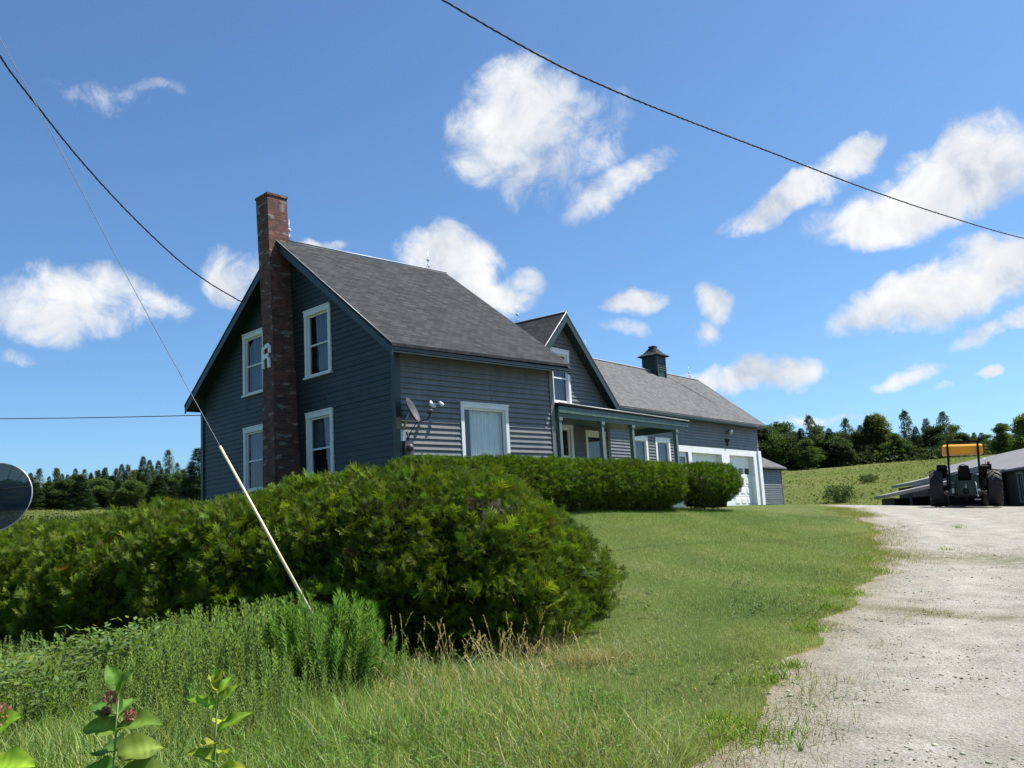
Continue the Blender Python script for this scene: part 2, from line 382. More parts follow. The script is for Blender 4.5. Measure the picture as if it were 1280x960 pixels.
def seg_dist(x, y, pts):
    best = np.full(len(x), 1e9); tt = np.zeros(len(x)); acc = 0
    for (x1, y1), (x2, y2) in zip(pts, pts[1:]):
        dx, dy = x2-x1, y2-y1; l2 = dx*dx+dy*dy
        t = np.clip(((x-x1)*dx+(y-y1)*dy)/l2, 0, 1); d = np.hypot(x-x1-t*dx, y-y1-t*dy); s = acc+t*sqrt(l2)
        m = d < best; best[m] = d[m]; tt[m] = s[m]; acc += sqrt(l2)
    return best, tt
def ground():
    ang = np.concatenate([np.arange(-48, 48, .22), np.arange(48, 312, 3.0)]); ang = YAW-np.radians(ang)
    rr = [0.4]
    while rr[-1] < 950: rr.append(rr[-1]*(1.009 if 4.5 < rr[-1] < 24 else 1.016 if rr[-1] < 70 else 1.05))
    rr = np.array(rr); na, nr = len(ang), len(rr)
    X = CAM[0]+rr[:, None]*np.cos(ang)[None]; Y = CAM[1]+rr[:, None]*np.sin(ang)[None]
    x = X.ravel(); y = Y.ravel(); z = gz(x, y)+.012*snoise(np.stack([x, y], 1), 3.5, 8)
    ce = .0011*np.hypot(x-CAM[0], y-CAM[1])*(np.hypot(x-CAM[0], y-CAM[1]) > 3); jr = np.random.default_rng(2)
    x = x+ce*jr.uniform(-1, 1, len(x)); y = y+ce*jr.uniform(-1, 1, len(x)); z = gz(x, y)+.012*snoise(np.stack([x, y], 1), 3.5, 8)
    V = np.stack([x, y, z], 1)
    i = np.arange(nr-1)[:, None]*na; j = np.arange(na)[None]; j2 = (j+1) % na
    a = i+j; b = i+j2; c = i+na+j2; d = i+na+j
    Q = np.stack([a, b, c, d], -1).reshape(-1, 4)
    cx = V[Q].mean(1); D = np.hypot(cx[:, 0]-CAM[0], cx[:, 1]-CAM[1])
    gr = is_gravel(cx[:, 0], cx[:, 1]) & (D < 60)
    fld = (~gr) & (D > 49)
    def sub(name, mask, mat, kind='structure'):
        q = Q[mask]; ids, inv = np.unique(q, return_inverse=True); q = inv.reshape(q.shape)
        T = np.vstack([q[:, [0, 2, 1]], q[:, [0, 3, 2]]])
        Cc = np.ones((len(ids), 3)); vx = V[ids]; near = np.hypot(vx[:, 0]-CAM[0], vx[:, 1]-CAM[1]) < 60
        d_, s_ = seg_dist(vx[:, 0], vx[:, 1], EDGE[1:16]); wob = .25*snoise(vx[:, :2], .5, 12)
        if name == 'gravel_drive':
            trk = np.exp(-((d_+wob-1.35)/.32)**2)+np.exp(-((d_+wob-3.0)/.34)**2); e_ = np.exp(-d_/.35)
            Cc = Cc*(.95+.11*trk)[:, None]*(1-e_[:, None]*np.array((.2, .28, .42)))
        elif name == 'lawn':
            e_ = np.exp(-d_/.4)*near; Cc = Cc*(1+e_[:, None]*np.array((1.1, .5, .9)))
        o = np_mesh(name, V[ids], T, Cc, mat); o.data.polygons.foreach_set('use_smooth', [True]*len(T)); tag(o, kind=kind); return o
    return sub, gr, fld
def lawn_mat():
    m, N, L, B = nm('mown_lawn'); g = N.new('ShaderNodeNewGeometry').outputs['Position']
    n1 = noise(N, L, g, .45, 4, .6); n2 = noise(N, L, g, 14, 5, .7); n3 = noise(N, L, g, 90, 3, .7)
    c = ramp(N, L, n1, [(.3, (.048, .082, .018)), (.5, (.078, .112, .026)), (.7, (.13, .142, .05))])
    c = mixc(N, L, .8, c, ramp(N, L, n2, [(.25, (.55, .6, .5)), (.75, (1.5, 1.4, 1.45))]), 'MULTIPLY')
    c = mixc(N, L, .8, c, ramp(N, L, n3, [(.25, (.5, .5, .5)), (.75, (1.5, 1.5, 1.5))]), 'MULTIPLY')
    va = N.new('ShaderNodeAttribute'); va.attribute_name = 'Col'; c = mixc(N, L, 1.0, c, va.outputs['Color'], 'MULTIPLY')
    L.new(c, B.inputs['Base Color']); B.inputs['Roughness'].default_value = .9; B.inputs['Specular IOR Level'].default_value = .1
    bump(N, L, math_(N, L, 'ADD', n2, n3), B, .8, .03); return m
def gravel_mat():
    m, N, L, B = nm('packed_gravel'); g = N.new('ShaderNodeNewGeometry').outputs['Position']
    n0 = noise(N, L, g, .35, 4, .6); n1 = noise(N, L, g, 2.2, 6, .65); n2 = noise(N, L, g, 45, 5, .75)
    vo = N.new('ShaderNodeTexVoronoi'); vo.inputs['Scale'].default_value = 34; L.new(g, vo.inputs['Vector'])
    c = ramp(N, L, n1, [(.3, (.235, .222, .19)), (.5, (.315, .3, .262)), (.7, (.375, .36, .318))])
    c = mixc(N, L, .75, c, ramp(N, L, n2, [(.3, (.6, .6, .6)), (.55, (1, 1, 1)), (.75, (1.28, 1.28, 1.28))]), 'MULTIPLY')
    c = mixc(N, L, .35, c, ramp(N, L, vo.outputs['Color'], [(.1, (.55, .53, .5)), (.9, (1.3, 1.3, 1.3))]), 'MULTIPLY')
    # thin worn-in grass and straw patches
    sep = N.new('ShaderNodeSeparateXYZ'); L.new(g, sep.inputs[0])
    gp = None
    for (u, v, ru, rv) in ((1235, 700, 2.6, 1.5), (1150, 765, 1.1, .32), (1225, 772, 1.5, .3)):
        p = gpix(u, v); a = YAW-math.atan((u-640)/FPX)
        ca, sa = cos(a), sin(a)
        dx = math_(N, L, 'SUBTRACT', sep.outputs[0], float(p[0])); dy = math_(N, L, 'SUBTRACT', sep.outputs[1], float(p[1]))
        al = math_(N, L, 'ADD', math_(N, L, 'MULTIPLY', dx, ca/rv), math_(N, L, 'MULTIPLY', dy, sa/rv))
        ac = math_(N, L, 'ADD', math_(N, L, 'MULTIPLY', dx, sa/ru), math_(N, L, 'MULTIPLY', dy, -ca/ru))
        q = math_(N, L, 'ADD', math_(N, L, 'MULTIPLY', al, al), math_(N, L, 'MULTIPLY', ac, ac))
        q = math_(N, L, 'SUBTRACT', 1.0, q, clamp=True)
        gp = q if gp is None else math_(N, L, 'MAXIMUM', gp, q)
    f = math_(N, L, 'MULTIPLY', gp, math_(N, L, 'MULTIPLY_ADD', noise(N, L, g, 5, 6, .7), 4.0, -1.3, clamp=True), clamp=True)
    c = mixc(N, L, math_(N, L, 'MULTIPLY', f, .85), c, (.125, .13, .06))
    tf = ramp(N, L, n0, [(.52, (0, 0, 0)), (.7, (1, 1, 1))])
    c = mixc(N, L, math_(N, L, 'MULTIPLY', tf, .35), c, (.25, .215, .17))
    va = N.new('ShaderNodeAttribute'); va.attribute_name = 'Col'; c = mixc(N, L, 1.0, c, va.outputs['Color'], 'MULTIPLY')
    L.new(c, B.inputs['Base Color']); B.inputs['Roughness'].default_value = .95; B.inputs['Specular IOR Level'].default_value = .15
    h = math_(N, L, 'ADD', n2, math_(N, L, 'ADD', math_(N, L, 'MULTIPLY', n1, 1.6), math_(N, L, 'MULTIPLY', vo.outputs['Distance'], .8)))
    bump(N, L, h, B, .75, .028); return m
def field_mat():
    m, N, L, B = nm('rough_meadow'); g = N.new('ShaderNodeNewGeometry').outputs['Position']
    n1 = noise(N, L, stretch(N, L, g, (1, 1, 1)), .09, 6, .65); n2 = noise(N, L, g, 1.6, 6, .75)
    c = ramp(N, L, n1, [(.32, (.075, .1, .032)), (.5, (.105, .13, .04)), (.68, (.14, .14, .058))])
    c = mixc(N, L, .8, c, ramp(N, L, n2, [(.25, (.45, .5, .45)), (.75, (1.5, 1.45, 1.4))]), 'MULTIPLY')
    L.new(c, B.inputs['Base Color']); B.inputs['Roughness'].default_value = 1; B.inputs['Specular IOR Level'].default_value = 0
    bump(N, L, n2, B, 1, .25); return m
_sub, _gr, _fld = ground()
_sub('lawn', ~(_gr | _fld), lawn_mat()); _sub('gravel_drive', _gr, gravel_mat()); _sub('field', _fld, field_mat())

# ------------------------------------------------------------------ houses
BY = radians(7.0515); LX = 5.07
def FA(p): return Vector(p)
def FB(p):
    x, y = p[0]-LX, p[1]; return Vector((LX+x*cos(BY)-y*sin(BY), x*sin(BY)+y*cos(BY), p[2]))
def front(fr, y0): return lambda p: fr((p[0], y0-p[1], p[2]))          # (along, outwards, up), wall facing -Y
def west(fr, x0): return lambda p: fr((x0-p[1], p[0], p[2]))            # wall facing -X, along = y
def siding(mb, z0, z1, ext, openings, expo=.125, dep=.036):
    z = z0; jr = random.Random(5)
    while z < z1-1e-6:
        zt = min(z+expo, z1)
        cuts = sorted(set([z, zt]+[c for o in openings for c in (o[2], o[3]) if z+1e-4 < c < zt-1e-4]))
        for a, b in zip(cuts, cuts[1:]):
            e0, e1 = ext(a), ext(b)
            if e0[1]-e0[0] < .02: continue
            if e1[1]-e1[0] < .01: mid = (e1[0]+e1[1])/2; e1 = (mid, mid)
            segs = [[e0[0], e0[1], e1[0], e1[1]]]; mz = (a+b)/2
            for o in openings:
                if o[2]-1e-4 < mz < o[3]+1e-4:
                    new = []
                    for s in segs:
                        if o[1] <= s[0] or o[0] >= s[1]: new.append(s); continue
                        if o[0] > s[0]: new.append([s[0], o[0], s[2], o[0]])
                        if o[1] < s[1]: new.append([o[1], s[1], o[1], s[3]])
                    segs = new
            f0 = .004+dep*(1-(a-z)/expo); f1 = .004+dep*(1-(b-z)/expo)
            ns = []
            for s in segs:
                while min(s[1], s[3])-max(s[0], s[2]) > 3.6:
                    cx_ = max(s[0], s[2])+jr.uniform(1.2, 3.2); ns.append([s[0], cx_-.003, s[2], cx_-.003]); s = [cx_+.003, s[1], cx_+.003, s[3]]
                ns.append(s)
            for s in ns:
                dj = jr.uniform(-.003, .003); f0_, f1_ = f0, f1; f0 = f0+dj
                mb.face([(s[0], f0, a), (s[1], f0, a), (s[3], f1, b), (s[2], f1, b)])
                if a == z: mb.face([(s[0], -.02, a), (s[1], -.02, a), (s[1], f0, a), (s[0], f0, a)])
                f0 = f0_
        z = zt
def window(fr, a0, a1, z0, z1, parent, curtain='cloth2', two=True, cas=.11, head=.15, sill=True, clo=(0, 1, 0, 1)):
    f = MB(fr)
    f.box(a0, a0+cas, -.06, .05, z0, z1-head); f.box(a1-cas, a1, -.06, .05, z0, z1-head)
    f.box(a0-.004, a1+.004, -.06, .058, z1-head, z1-.03); f.box(a0-.012, a1+.012, -.02, .075, z1-.03, z1)
    if sill: f.box(a0-.03, a1+.03, -.06, .09, z0-.045, z0)
    w = f.build('window', M['white'], parent)
    b0, b1, c0, c1 = a0+cas, a1-cas, z0, z1-head
    s = MB(fr); t = .045; md = (c0+c1)/2
    s.box(b0, b0+t, -.05, -.005, c0, c1); s.box(b1-t, b1, -.05, -.005, c0, c1)
    s.box(b0+t, b1-t, -.05, -.005, c0, c0+t+.02); s.box(b0+t, b1-t, -.05, -.005, c1-t, c1)
    if two: s.box(b0+t, b1-t, -.045, .002, md-.02, md+.02)
    s.build('sash', M['white'], w)
    p = MB(fr); p.face([(b0+t, -.03, c0+t+.02), (b1-t, -.03, c0+t+.02), (b1-t, -.03, c1-t), (b0+t, -.03, c1-t)]); p.build('pane', M['glass'], w)
    d = MB(fr); g = .5
    d.face([(b0, -g, c0), (b1, -g, c0), (b1, -g, c1), (b0, -g, c1)])
    for q in ([(b0, -g, c0), (b0, -.06, c0), (b0, -.06, c1), (b0, -g, c1)], [(b1, -.06, c0), (b1, -g, c0), (b1, -g, c1), (b1, -.06, c1)],
              [(b0, -g, c1), (b0, -.06, c1), (b1, -.06, c1), (b1, -g, c1)], [(b0, -g, c0), (b1, -g, c0), (b1, -.06, c0), (b0, -.06, c0)]): d.face(q)
    d.build('dark_recess', M['dark'], w)
    if curtain:
        k = MB(fr); n = 44; u0 = b0+(b1-b0)*clo[0]; u1 = b0+(b1-b0)*clo[1]; v0 = c0+(c1-c0)*clo[2]; v1 = c0+(c1-c0)*clo[3]
        px = [u0+(u1-u0)*i/n for i in range(n+1)]; py = [-.14+.022*sin(i*1.9)+.012*sin(i*.7) for i in range(n+1)]
        for i in range(n): k.face([(px[i], py[i], v0), (px[i+1], py[i+1], v0), (px[i+1], py[i+1], v1), (px[i], py[i], v1)], True)
        k.build('curtain', M[curtain], w)
    return w
def rod(parent, x, y, z, fr, h=.55):
    m = MB(fr); m.tube([(x, y, z), (x, y, z+h)], .008, 6, .003)
    for a in (0, 2.1, 4.2): m.tube([(x, y, z+.2), (x+.1*cos(a), y+.1*sin(a), z)], .006, 5)
    o = m.build('lightning_rod', M['metal'], parent)
    b = MB(fr); b.ball((x, y, z+.3), .05); b.build('glass_ball', M['skyglass'], o)

# --- farmhouse, main block
W_, L_, ZE, ZR, YR = 9.2, 5.07, 3.30, 6.94, 4.36
sF = (ZR-ZE)/(YR+.42); sB = (ZR-ZE)/(W_+.42-YR)
def ztop(y): return (ZE+(y+.42)*sF if y < YR else ZR-(y-YR)*sB)-.13
H = thing('farmhouse', (2.5, 4.4, -.6), 'blue-grey clapboard farmhouse with dark shingle roof, tall brick chimney and open porch', 'house')
def gext(z):
    lo = max(0, (z+.13-ZE)/sF-.42); hi = min(W_, YR+(ZR-z-.13)/sB)
    return (lo, hi)
gw = [(2.45, 3.61, 3.17, 4.88), (5.59, 6.75, 3.17, 4.88), (2.45, 3.61, .57, 2.28), (5.59, 6.75, .57, 2.28)]
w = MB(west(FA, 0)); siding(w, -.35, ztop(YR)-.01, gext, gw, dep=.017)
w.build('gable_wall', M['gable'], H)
for a0, a1, z0, z1 in gw:
    up = z0 > 2
    window(west(FA, 0), a0, a1, z0, z1, H, 'cloth2', clo=(0, 1, .5, 1) if not up else (0, .8, .1, 1))
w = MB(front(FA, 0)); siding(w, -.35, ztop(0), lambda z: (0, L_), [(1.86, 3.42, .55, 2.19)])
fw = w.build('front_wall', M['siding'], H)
window(front(FA, 0), 1.86, 3.42, .55, 2.19, H, 'cloth', two=False, cas=.1, head=.13, clo=(.24, 1, 0, 1))
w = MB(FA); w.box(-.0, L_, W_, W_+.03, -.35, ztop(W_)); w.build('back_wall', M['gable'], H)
def eastext(z): return gext(z)
w = MB(FA)
for k in range(30):
    z0 = -.35+k*.25; z1 = min(z0+.25, ztop(YR)-.02)
    if z0 >= z1: break
    e0, e1 = gext(z0), gext(z1)
    w.hexa([(L_-.02, e0[0], z0), (L_, e0[0], z0), (L_, e0[1], z0), (L_-.02, e0[1], z0), (L_-.02, e1[0], z1), (L_, e1[0], z1), (L_, e1[1], z1), (L_-.02, e1[1], z1)])
w.build('far_gable_wall', M['siding'], H)
c = MB(FA)
c.box(-.05, .0, -.05, .09, -.4, ztop(0)); c.box(0.0, .1, -.05, -.0, -.4, ztop(0)-.002)
c.build('corner_board', M['dkgreen'], H)
c = MB(FA); c.box(-.05, .0, W_-.09, W_+.05, -.4, ztop(W_)); c.box(-.0, .1, W_+.032, W_+.05, -.4, ztop(W_)-.002)
c.build('corner_board', M['dkgreen'], H)
c = MB(FA); c.box(L_-.1, L_+.05, -.05, .1, -.4, ztop(0)); c.build('corner_board', M['siding'], H)
c = MB(FA); c.box(.03, L_-.03, .03, W_-.05, -1.4, -.36); c.build('foundation', M['tinroof'], H)
# roof
rk = .38
r = MB(FA); x0, x1 = -rk, L_+rk
r.slab([(x0, -.42, ZE), (x1, -.42, ZE+.03), (x1, YR, ZR+.02), (x0, YR, ZR)], .07)
rs = r.build('roof', [M['roof1']], H)
r = MB(FA); r.slab([(x0, YR+.003, ZR), (x1, YR+.003, ZR+.02), (x1, W_+.42, ZE), (x0, W_+.42, ZE)], .07); r.build('back_roof_slope', M['roof1'], H)
tr = MB(FA)
for xx in (x0, x1-.03):
    for (ya, za, yb, zb) in ((-.40, ZE, YR, ZR), (W_+.40, ZE, YR, ZR)):
        tr.hexa([(xx+.004, ya, za-.27), (xx+.028, ya, za-.27), (xx+.028, yb, zb-.27), (xx+.004, yb, zb-.27), (xx+.004, ya, za-.075), (xx+.028, ya, za-.075), (xx+.028, yb, zb-.075), (xx+.004, yb, zb-.075)])
# soffits
for (ya, za, yb, zb) in ((-.40, ZE, YR, ZR), (W_+.40, ZE, YR, ZR)):
    tr.hexa([(x0+.03, ya, za-.17), (x1-.03, ya, za-.17), (x1-.03, yb, zb-.17), (x0+.03, yb, zb-.17), (x0+.03, ya, za-.15), (x1-.03, ya, za-.15), (x1-.03, yb, zb-.15), (x0+.03, yb, zb-.15)])
tr.box(x0+.03, x1-.03, -.4, -.37, ZE-.2, ZE-.08); tr.box(x0+.03, x1-.03, W_+.37, W_+.4, ZE-.2, ZE-.08)
tr.box(0, L_, -.03, -.001+.0, ztop(0)-.16, ztop(0)+.0)
tr.build('eaves_trim', M['dkgreen'], H)
ed = MB(FA)
ed.tube([(x0-.01, -.43, ZE-.01), (x0-.01, YR, ZR+.0)], .012, 5); ed.tube([(x0, YR, ZR+.03), (x1, YR, ZR+.05)], .022, 6)
ed.build('metal_edging', M['flash'], H)
# chimney
def chimney():
    m = MB(FA); N = 30
    def rect(z):
        return (float(np.interp(z, [.7, 4.3, 8], [-.74, -.62, -.6])), -.02, float(np.interp(z, [.7, 4.3, 8], [3.93, 4.15, 4.36])), float(np.interp(z, [.7, 4.3, 8], [4.52, 4.64, 4.95])))
    zs = [-.6+i*(8.12+.6)/N for i in range(N+1)]
    rr = [rect(z) for z in zs]
    for i in range(N):
        a, b = rr[i], rr[i+1]
        m.hexa([(a[0], a[2], zs[i]), (a[1], a[2], zs[i]), (a[1], a[3], zs[i]), (a[0], a[3], zs[i]), (b[0], b[2], zs[i+1]), (b[1], b[2], zs[i+1]), (b[1], b[3], zs[i+1]), (b[0], b[3], zs[i+1])]) if False else None
        for (p, q) in (((a[0], a[2]), (a[1], a[2])), ((a[1], a[2]), (a[1], a[3])), ((a[1], a[3]), (a[0], a[3])), ((a[0], a[3]), (a[0], a[2]))):
            ia = [a[0], a[1], a[2], a[3]]
            def up(pt): return (b[0] if pt[0] == a[0] else b[1], b[2] if pt[1] == a[2] else b[3])
            m.face([(*p, zs[i]), (*q, zs[i]), (*up(q), zs[i+1]), (*up(p), zs[i+1])])
    t = rr[-1]; zt = zs[-1]
    m.box(t[0]-.02, t[1]+.02, t[2]-.02, t[3]+.02, zt, zt+.06)
    ch = m.build('chimney', M['brick'], H)
    k = MB(FA); k.box(t[0]+.14, t[1]-.14, t[2]+.15, t[3]-.15, zt+.061, zt+.09); k.build('flue', M['dark'], ch)
    # white letter R fixed to the brick, built from bars
    def fl(p): return FA((-.632-p[1], p[0], p[2]))
    R_ = MB(lambda p: FA((-.655-p[1], 4.6-p[0]*.88, 3.5+p[2]*.86)))
    def bar(pts):
        n = len(pts); a = [R_.vert((x, .0, z)) for x, z in pts]; b = [R_.vert((x, .035, z)) for x, z in pts]
        R_.f.append(a); R_.f.append(b[::-1]); R_.m += [0, 0]; R_.sm += [False, False]
        for i in range(n):
            R_.f.append([a[i], a[(i+1) % n], b[(i+1) % n], b[i]]); R_.m.append(0); R_.sm.append(False)
    bar([(0, 0), (.12, 0), (.12, .66), (0, .66)])
    bar([(.12, .56), (.36, .62), (.36, .74), (.24, .72), (.12, .66)])
    bar([(.36, .74), (.48, .62), (.48, .42), (.36, .44)])
    bar([(.12, .28), (.36, .3), (.36, .44), (.12, .42)])
    bar([(.3, .3), (.42, .3), (.46, 0), (.33, 0)])
    R_.build('letter', M['white'], ch)['label'] = 'white capital letter R on the brick'
chimney()
rod(H, .02, YR-.02, ZR+.02, FA, .6); rod(H, 4.75, YR, ZR+.03, FA, .55)

# --- cross gable wing with the porch (rotated a little against the main block)
GX, GY, GZ, GE = 8.42, 2.0, 5.62, 2.95       # peak x, wall y, peak z, eave z
gh = 2.68; gs = (GZ-GE)/gh
def cext(z):
    h = (GZ-.14-z)/gs; return (max(GX-h, 5.35), min(GX+h, GX+gh-.22))
win_g = (7.86, 8.86, 2.87, 4.52); dr = (7.78, 8.82, -.1, 2.32); w2 = (9.5, 10.62, .3, 2.09)
w = MB(front(FB, GY)); siding(w, -.3, GZ-.2, cext, [win_g, dr, w2]); w.build('cross_gable_wall', M['siding'], H)
window(front(FB, GY), *win_g, H, 'cloth2', clo=(.1, .9, 0, .55))
window(front(FB, GY), *w2, H, 'cloth2', clo=(0, 1, 0, 1), two=True)
# front door
d = MB(front(FB, GY)); a0, a1, z0, z1 = dr
d.box(a0, a0+.12, -.05, .05, z0, z1-.2); d.box(a1-.12, a1, -.05, .05, z0, z1-.2); d.box(a0-.02, a1+.02, -.05, .06, z1-.2, z1)
do = d.build('porch_door', M['white'], H)
d = MB(front(FB, GY)); d.box(a0+.12, a1-.12, -.05, -.01, z0, z1-1.05); d.box(a0+.12, a0+.2, -.05, -.01, z1-1.05, z1-.2); d.box(a1-.2, a1-.12, -.05, -.01, z1-1.05, z1-.2); d.box(a0+.2, a1-.2, -.05, -.01, z1-.28, z1-.2)
d.build('door_leaf', M['cloth'], do)
d = MB(front(FB, GY)); d.face([(a0+.2, -.04, z1-1.05), (a1-.2, -.04, z1-1.05), (a1-.2, -.04, z1-.28), (a0+.2, -.04, z1-.28)]); d.build('pane', M['glass'], do)
d = MB(front(FB, GY)); d.box(a0, a1, -.4, -.06, z0, z1-.1); d.build('dark_recess', M['dark'], do)
d = MB(front(FB, GY)); d.ball((a1-.17, .04, .95), .035); d.build('handle', M['blackm'], do)
# side walls + back of the wing
w = MB(FB); w.box(GX+gh-.25, GX+gh-.22, GY, 9.0, -.3, GE+.1); w.build('side_wall', M['siding'], H)
w = MB(FB); w.box(5.35, 5.38, GY+.03, 8.5, -.3, GE+.1); w.build('side_wall', M['siding'], H)
c = MB(FB); c.box(GX+gh-.34, GX+gh-.19, GY-.045, GY-.001, -.3, GE+.08); c.build('corner_board', M['post'], H)
yb = 9.2
for sgn, nmz, bot in ((1, 'cross_roof', GE), (-1, 'cross_roof', GE)):
    r = MB(FB); q = [(GX+sgn*gh, GY-.36, bot), (GX, GY-.36, GZ), (GX, yb, GZ), (GX+sgn*gh, yb, bot)]
    if sgn > 0: q = q[::-1]
    r.slab(q, .07); o = r.build(nmz, M['roof1'], H)
    t = MB(FB)
    ya = GY-.355
    for (dz0, dz1, yy0, yy1) in ((-.3, -.075, ya, ya+.026),):
        A = (GX+sgn*(gh-.01), bot); Bp = (GX, GZ)
        P = [(A[0], yy0, A[1]+dz0), (A[0], yy1, A[1]+dz0), (Bp[0], yy1, Bp[1]+dz0), (Bp[0], yy0, Bp[1]+dz0)]
        P += [(A[0], yy0, A[1]+dz1), (A[0], yy1, A[1]+dz1), (Bp[0], yy1, Bp[1]+dz1), (Bp[0], yy0, Bp[1]+dz1)]
        t.hexa(P)
    P = [(GX+sgn*(gh-.02), ya+.03, bot-.2), (GX+sgn*(gh-.02), GY+.05, bot-.2), (GX, GY+.05, GZ-.2), (GX, ya+.03, GZ-.2)]
    t.hexa(P+[(x, y, z+.02) for x, y, z in P])
    t.build('rake_board', M['dkgreen'], H)
e = MB(FB); e.tube([(GX-gh, GY-.37, GE), (GX, GY-.37, GZ+.01)], .016, 5); e.tube([(GX, GY-.36, GZ+.02), (GX, yb, GZ+.02)], .02, 6); e.build('metal_edging', M['flash'], H)
rod(H, GX+.1, 3.6, GZ+.02, FB, .6)
# porch
pr = MB(FB); PX0, PX1 = 5.13, 12.25; zf, zw = 2.33, 2.8
pr.slab([(PX0, -.18, zf), (PX1, -.18, zf-.05), (PX1, GY-.03, zw-.05), (PX0, GY-.03, zw)], .05)
po = pr.build('porch_roof', M['roof1'], H)
p = MB(FB)
p.box(PX0+.01, PX1-.01, -.16, -.13, zf-.24, zf-.07); p.box(PX0+.01, PX1-.01, -.12, -.02, zf-.36, zf-.1)
p.box(PX0+.02, PX1-.3, -.015, GY-.03, zf-.14, zf-.11)
p.hexa([(PX1-.04, -.12, zf-.33), (PX1-.01, -.12, zf-.33), (PX1-.01, GY-.03, zf-.33), (PX1-.04, GY-.03, zf-.33), (PX1-.04, -.12, zf-.11), (PX1-.01, -.12, zf-.11), (PX1-.01, GY-.03, zw-.11), (PX1-.04, GY-.03, zw-.11)])
p.build('fascia', M['green'], po)
g = MB(FB); g.tube([(PX0, -.195, zf+.005), (PX1, -.195, zf-.045)], .018, 6); g.build('drip_edge', M['flash'], po)
for xx in (5.24, 7.26, 8.88, 11.5):
    p = MB(FB); p.box(xx-.055, xx+.055, -.12, -.01, -.3, zf-.34); p.box(xx-.08, xx+.08, -.145, .015, zf-.44, zf-.36); p.build('porch_post', M['post'], H)
p = MB(FB); p.box(PX0, PX1-.5, -.2, GY, -.45, -.3); p.build('porch_floor', M['post'], H)

# --- attached garage barn
BX0, BX1, YB = 11.0, 29.25, 4.89
RY, RZ = YB+3.07, 6.44; EZ = 3.66
bs = (RZ-EZ)/(RY-(YB-.4))
Bn = thing('garage_barn', tuple(FB((20, 8, -.3))), 'long grey-blue garage barn with white double doors, pale shingle roof and small cupola', 'barn')
w3 = (17.15, 18.32, .6, 2.62); w4 = (18.96, 20.17, .6, 2.62)
GARF = -.27; DT = 2.1
band = (20.78, BX1, -.4, 2.37)
def bzt(y): return EZ+(y-(YB-.4))*bs-.14
w = MB(front(FB, YB)); siding(w, -.4, bzt(YB), lambda z: (BX0, BX1), [w3, w4, band]); w.build('front_wall', M['siding'], Bn)
for q in (w3, w4): window(front(FB, YB), *q, Bn, 'cloth2', cas=.13, head=.17, clo=(0, 1, .35, 1))
# end walls, back
YK = RY+(RY-YB)
def bext(z): h = (RZ-.14-z)/bs; return (max(YB, RY-h), min(YK, RY+h))
w = MB(FB)
for k in range(40):
    z0 = -.4+k*.25; z1 = min(z0+.25, RZ-.17)
    if z0 >= z1: break
    e0, e1 = bext(z0), bext(z1)
    for xx in (BX1-.03, BX0):
        w.hexa([(xx, e0[0], z0), (xx+.03, e0[0], z0), (xx+.03, e0[1], z0), (xx, e0[1], z0), (xx, e1[0], z1), (xx+.03, e1[0], z1), (xx+.03, e1[1], z1), (xx, e1[1], z1)])
w.box(BX0, BX1, YK, YK+.03, -.4, bzt(YB)); w.build('end_wall', M['siding'], Bn)
r = MB(FB); rx0, rx1 = BX0-.2, BX1+.28
r.slab([(rx0, YB-.4, EZ), (rx1, YB-.4, EZ), (rx1, RY, RZ), (rx0, RY, RZ)], .07); ro = r.build('roof', M['roof2'], Bn)
r = MB(FB); r.slab([(rx0, RY+.003, RZ), (rx1, RY+.003, RZ), (rx1, YK+.4, EZ), (rx0, YK+.4, EZ)], .07); r.build('back_roof_slope', M['roof2'], Bn)
t = MB(FB); t.box(GX+gh+.02, rx1-.02, YB-.39, YB-.36, EZ-.15, EZ-.075); t.box(GX+gh+.02, rx1-.02, YB-.355, YB-.002, EZ-.17, EZ-.15)
t.box(GX+gh+.3, BX1, YB-.03, YB-.0012, bzt(YB)-.12, bzt(YB)+.02)
for sgn in (1,):
    P = [(rx1-.03, YB-.39, EZ-.25), (rx1-.005, YB-.39, EZ-.25), (rx1-.005, RY, RZ-.25), (rx1-.03, RY, RZ-.25), (rx1-.03, YB-.39, EZ-.075), (rx1-.005, YB-.39, EZ-.075), (rx1-.005, RY, RZ-.075), (rx1-.03, RY, RZ-.075)]
    t.hexa(P)
t.build('eaves_trim', M['dkgreen'], Bn)
e = MB(FB); e.tube([(rx0, RY, RZ+.03), (rx1, RY, RZ+.03)], .035, 6); e.tube([(rx1+.01, YB-.4, EZ+.0), (rx1+.01, RY, RZ+.02)], .014, 5); e.build('metal_edging', M['flash'], Bn)
sm = MB(FB)
for k in range(16):
    xa = 25.75+k*.07; ya = RY-.35-k*.11
    za = RZ-(RY-ya)*bs
    wd = .05 if k < 14 else .03
    sm.hexa([(xa, ya-.11, za-.11*bs), (xa+wd*2, ya-.11, za-.11*bs), (xa+wd*2, ya, za), (xa, ya, za), (xa, ya-.11, za-.11*bs+.012), (xa+wd*2, ya-.11, za-.11*bs+.012), (xa+wd*2, ya, za+.012), (xa, ya, za+.012)])
sm.build('roof_patch', M['blackm'], Bn)
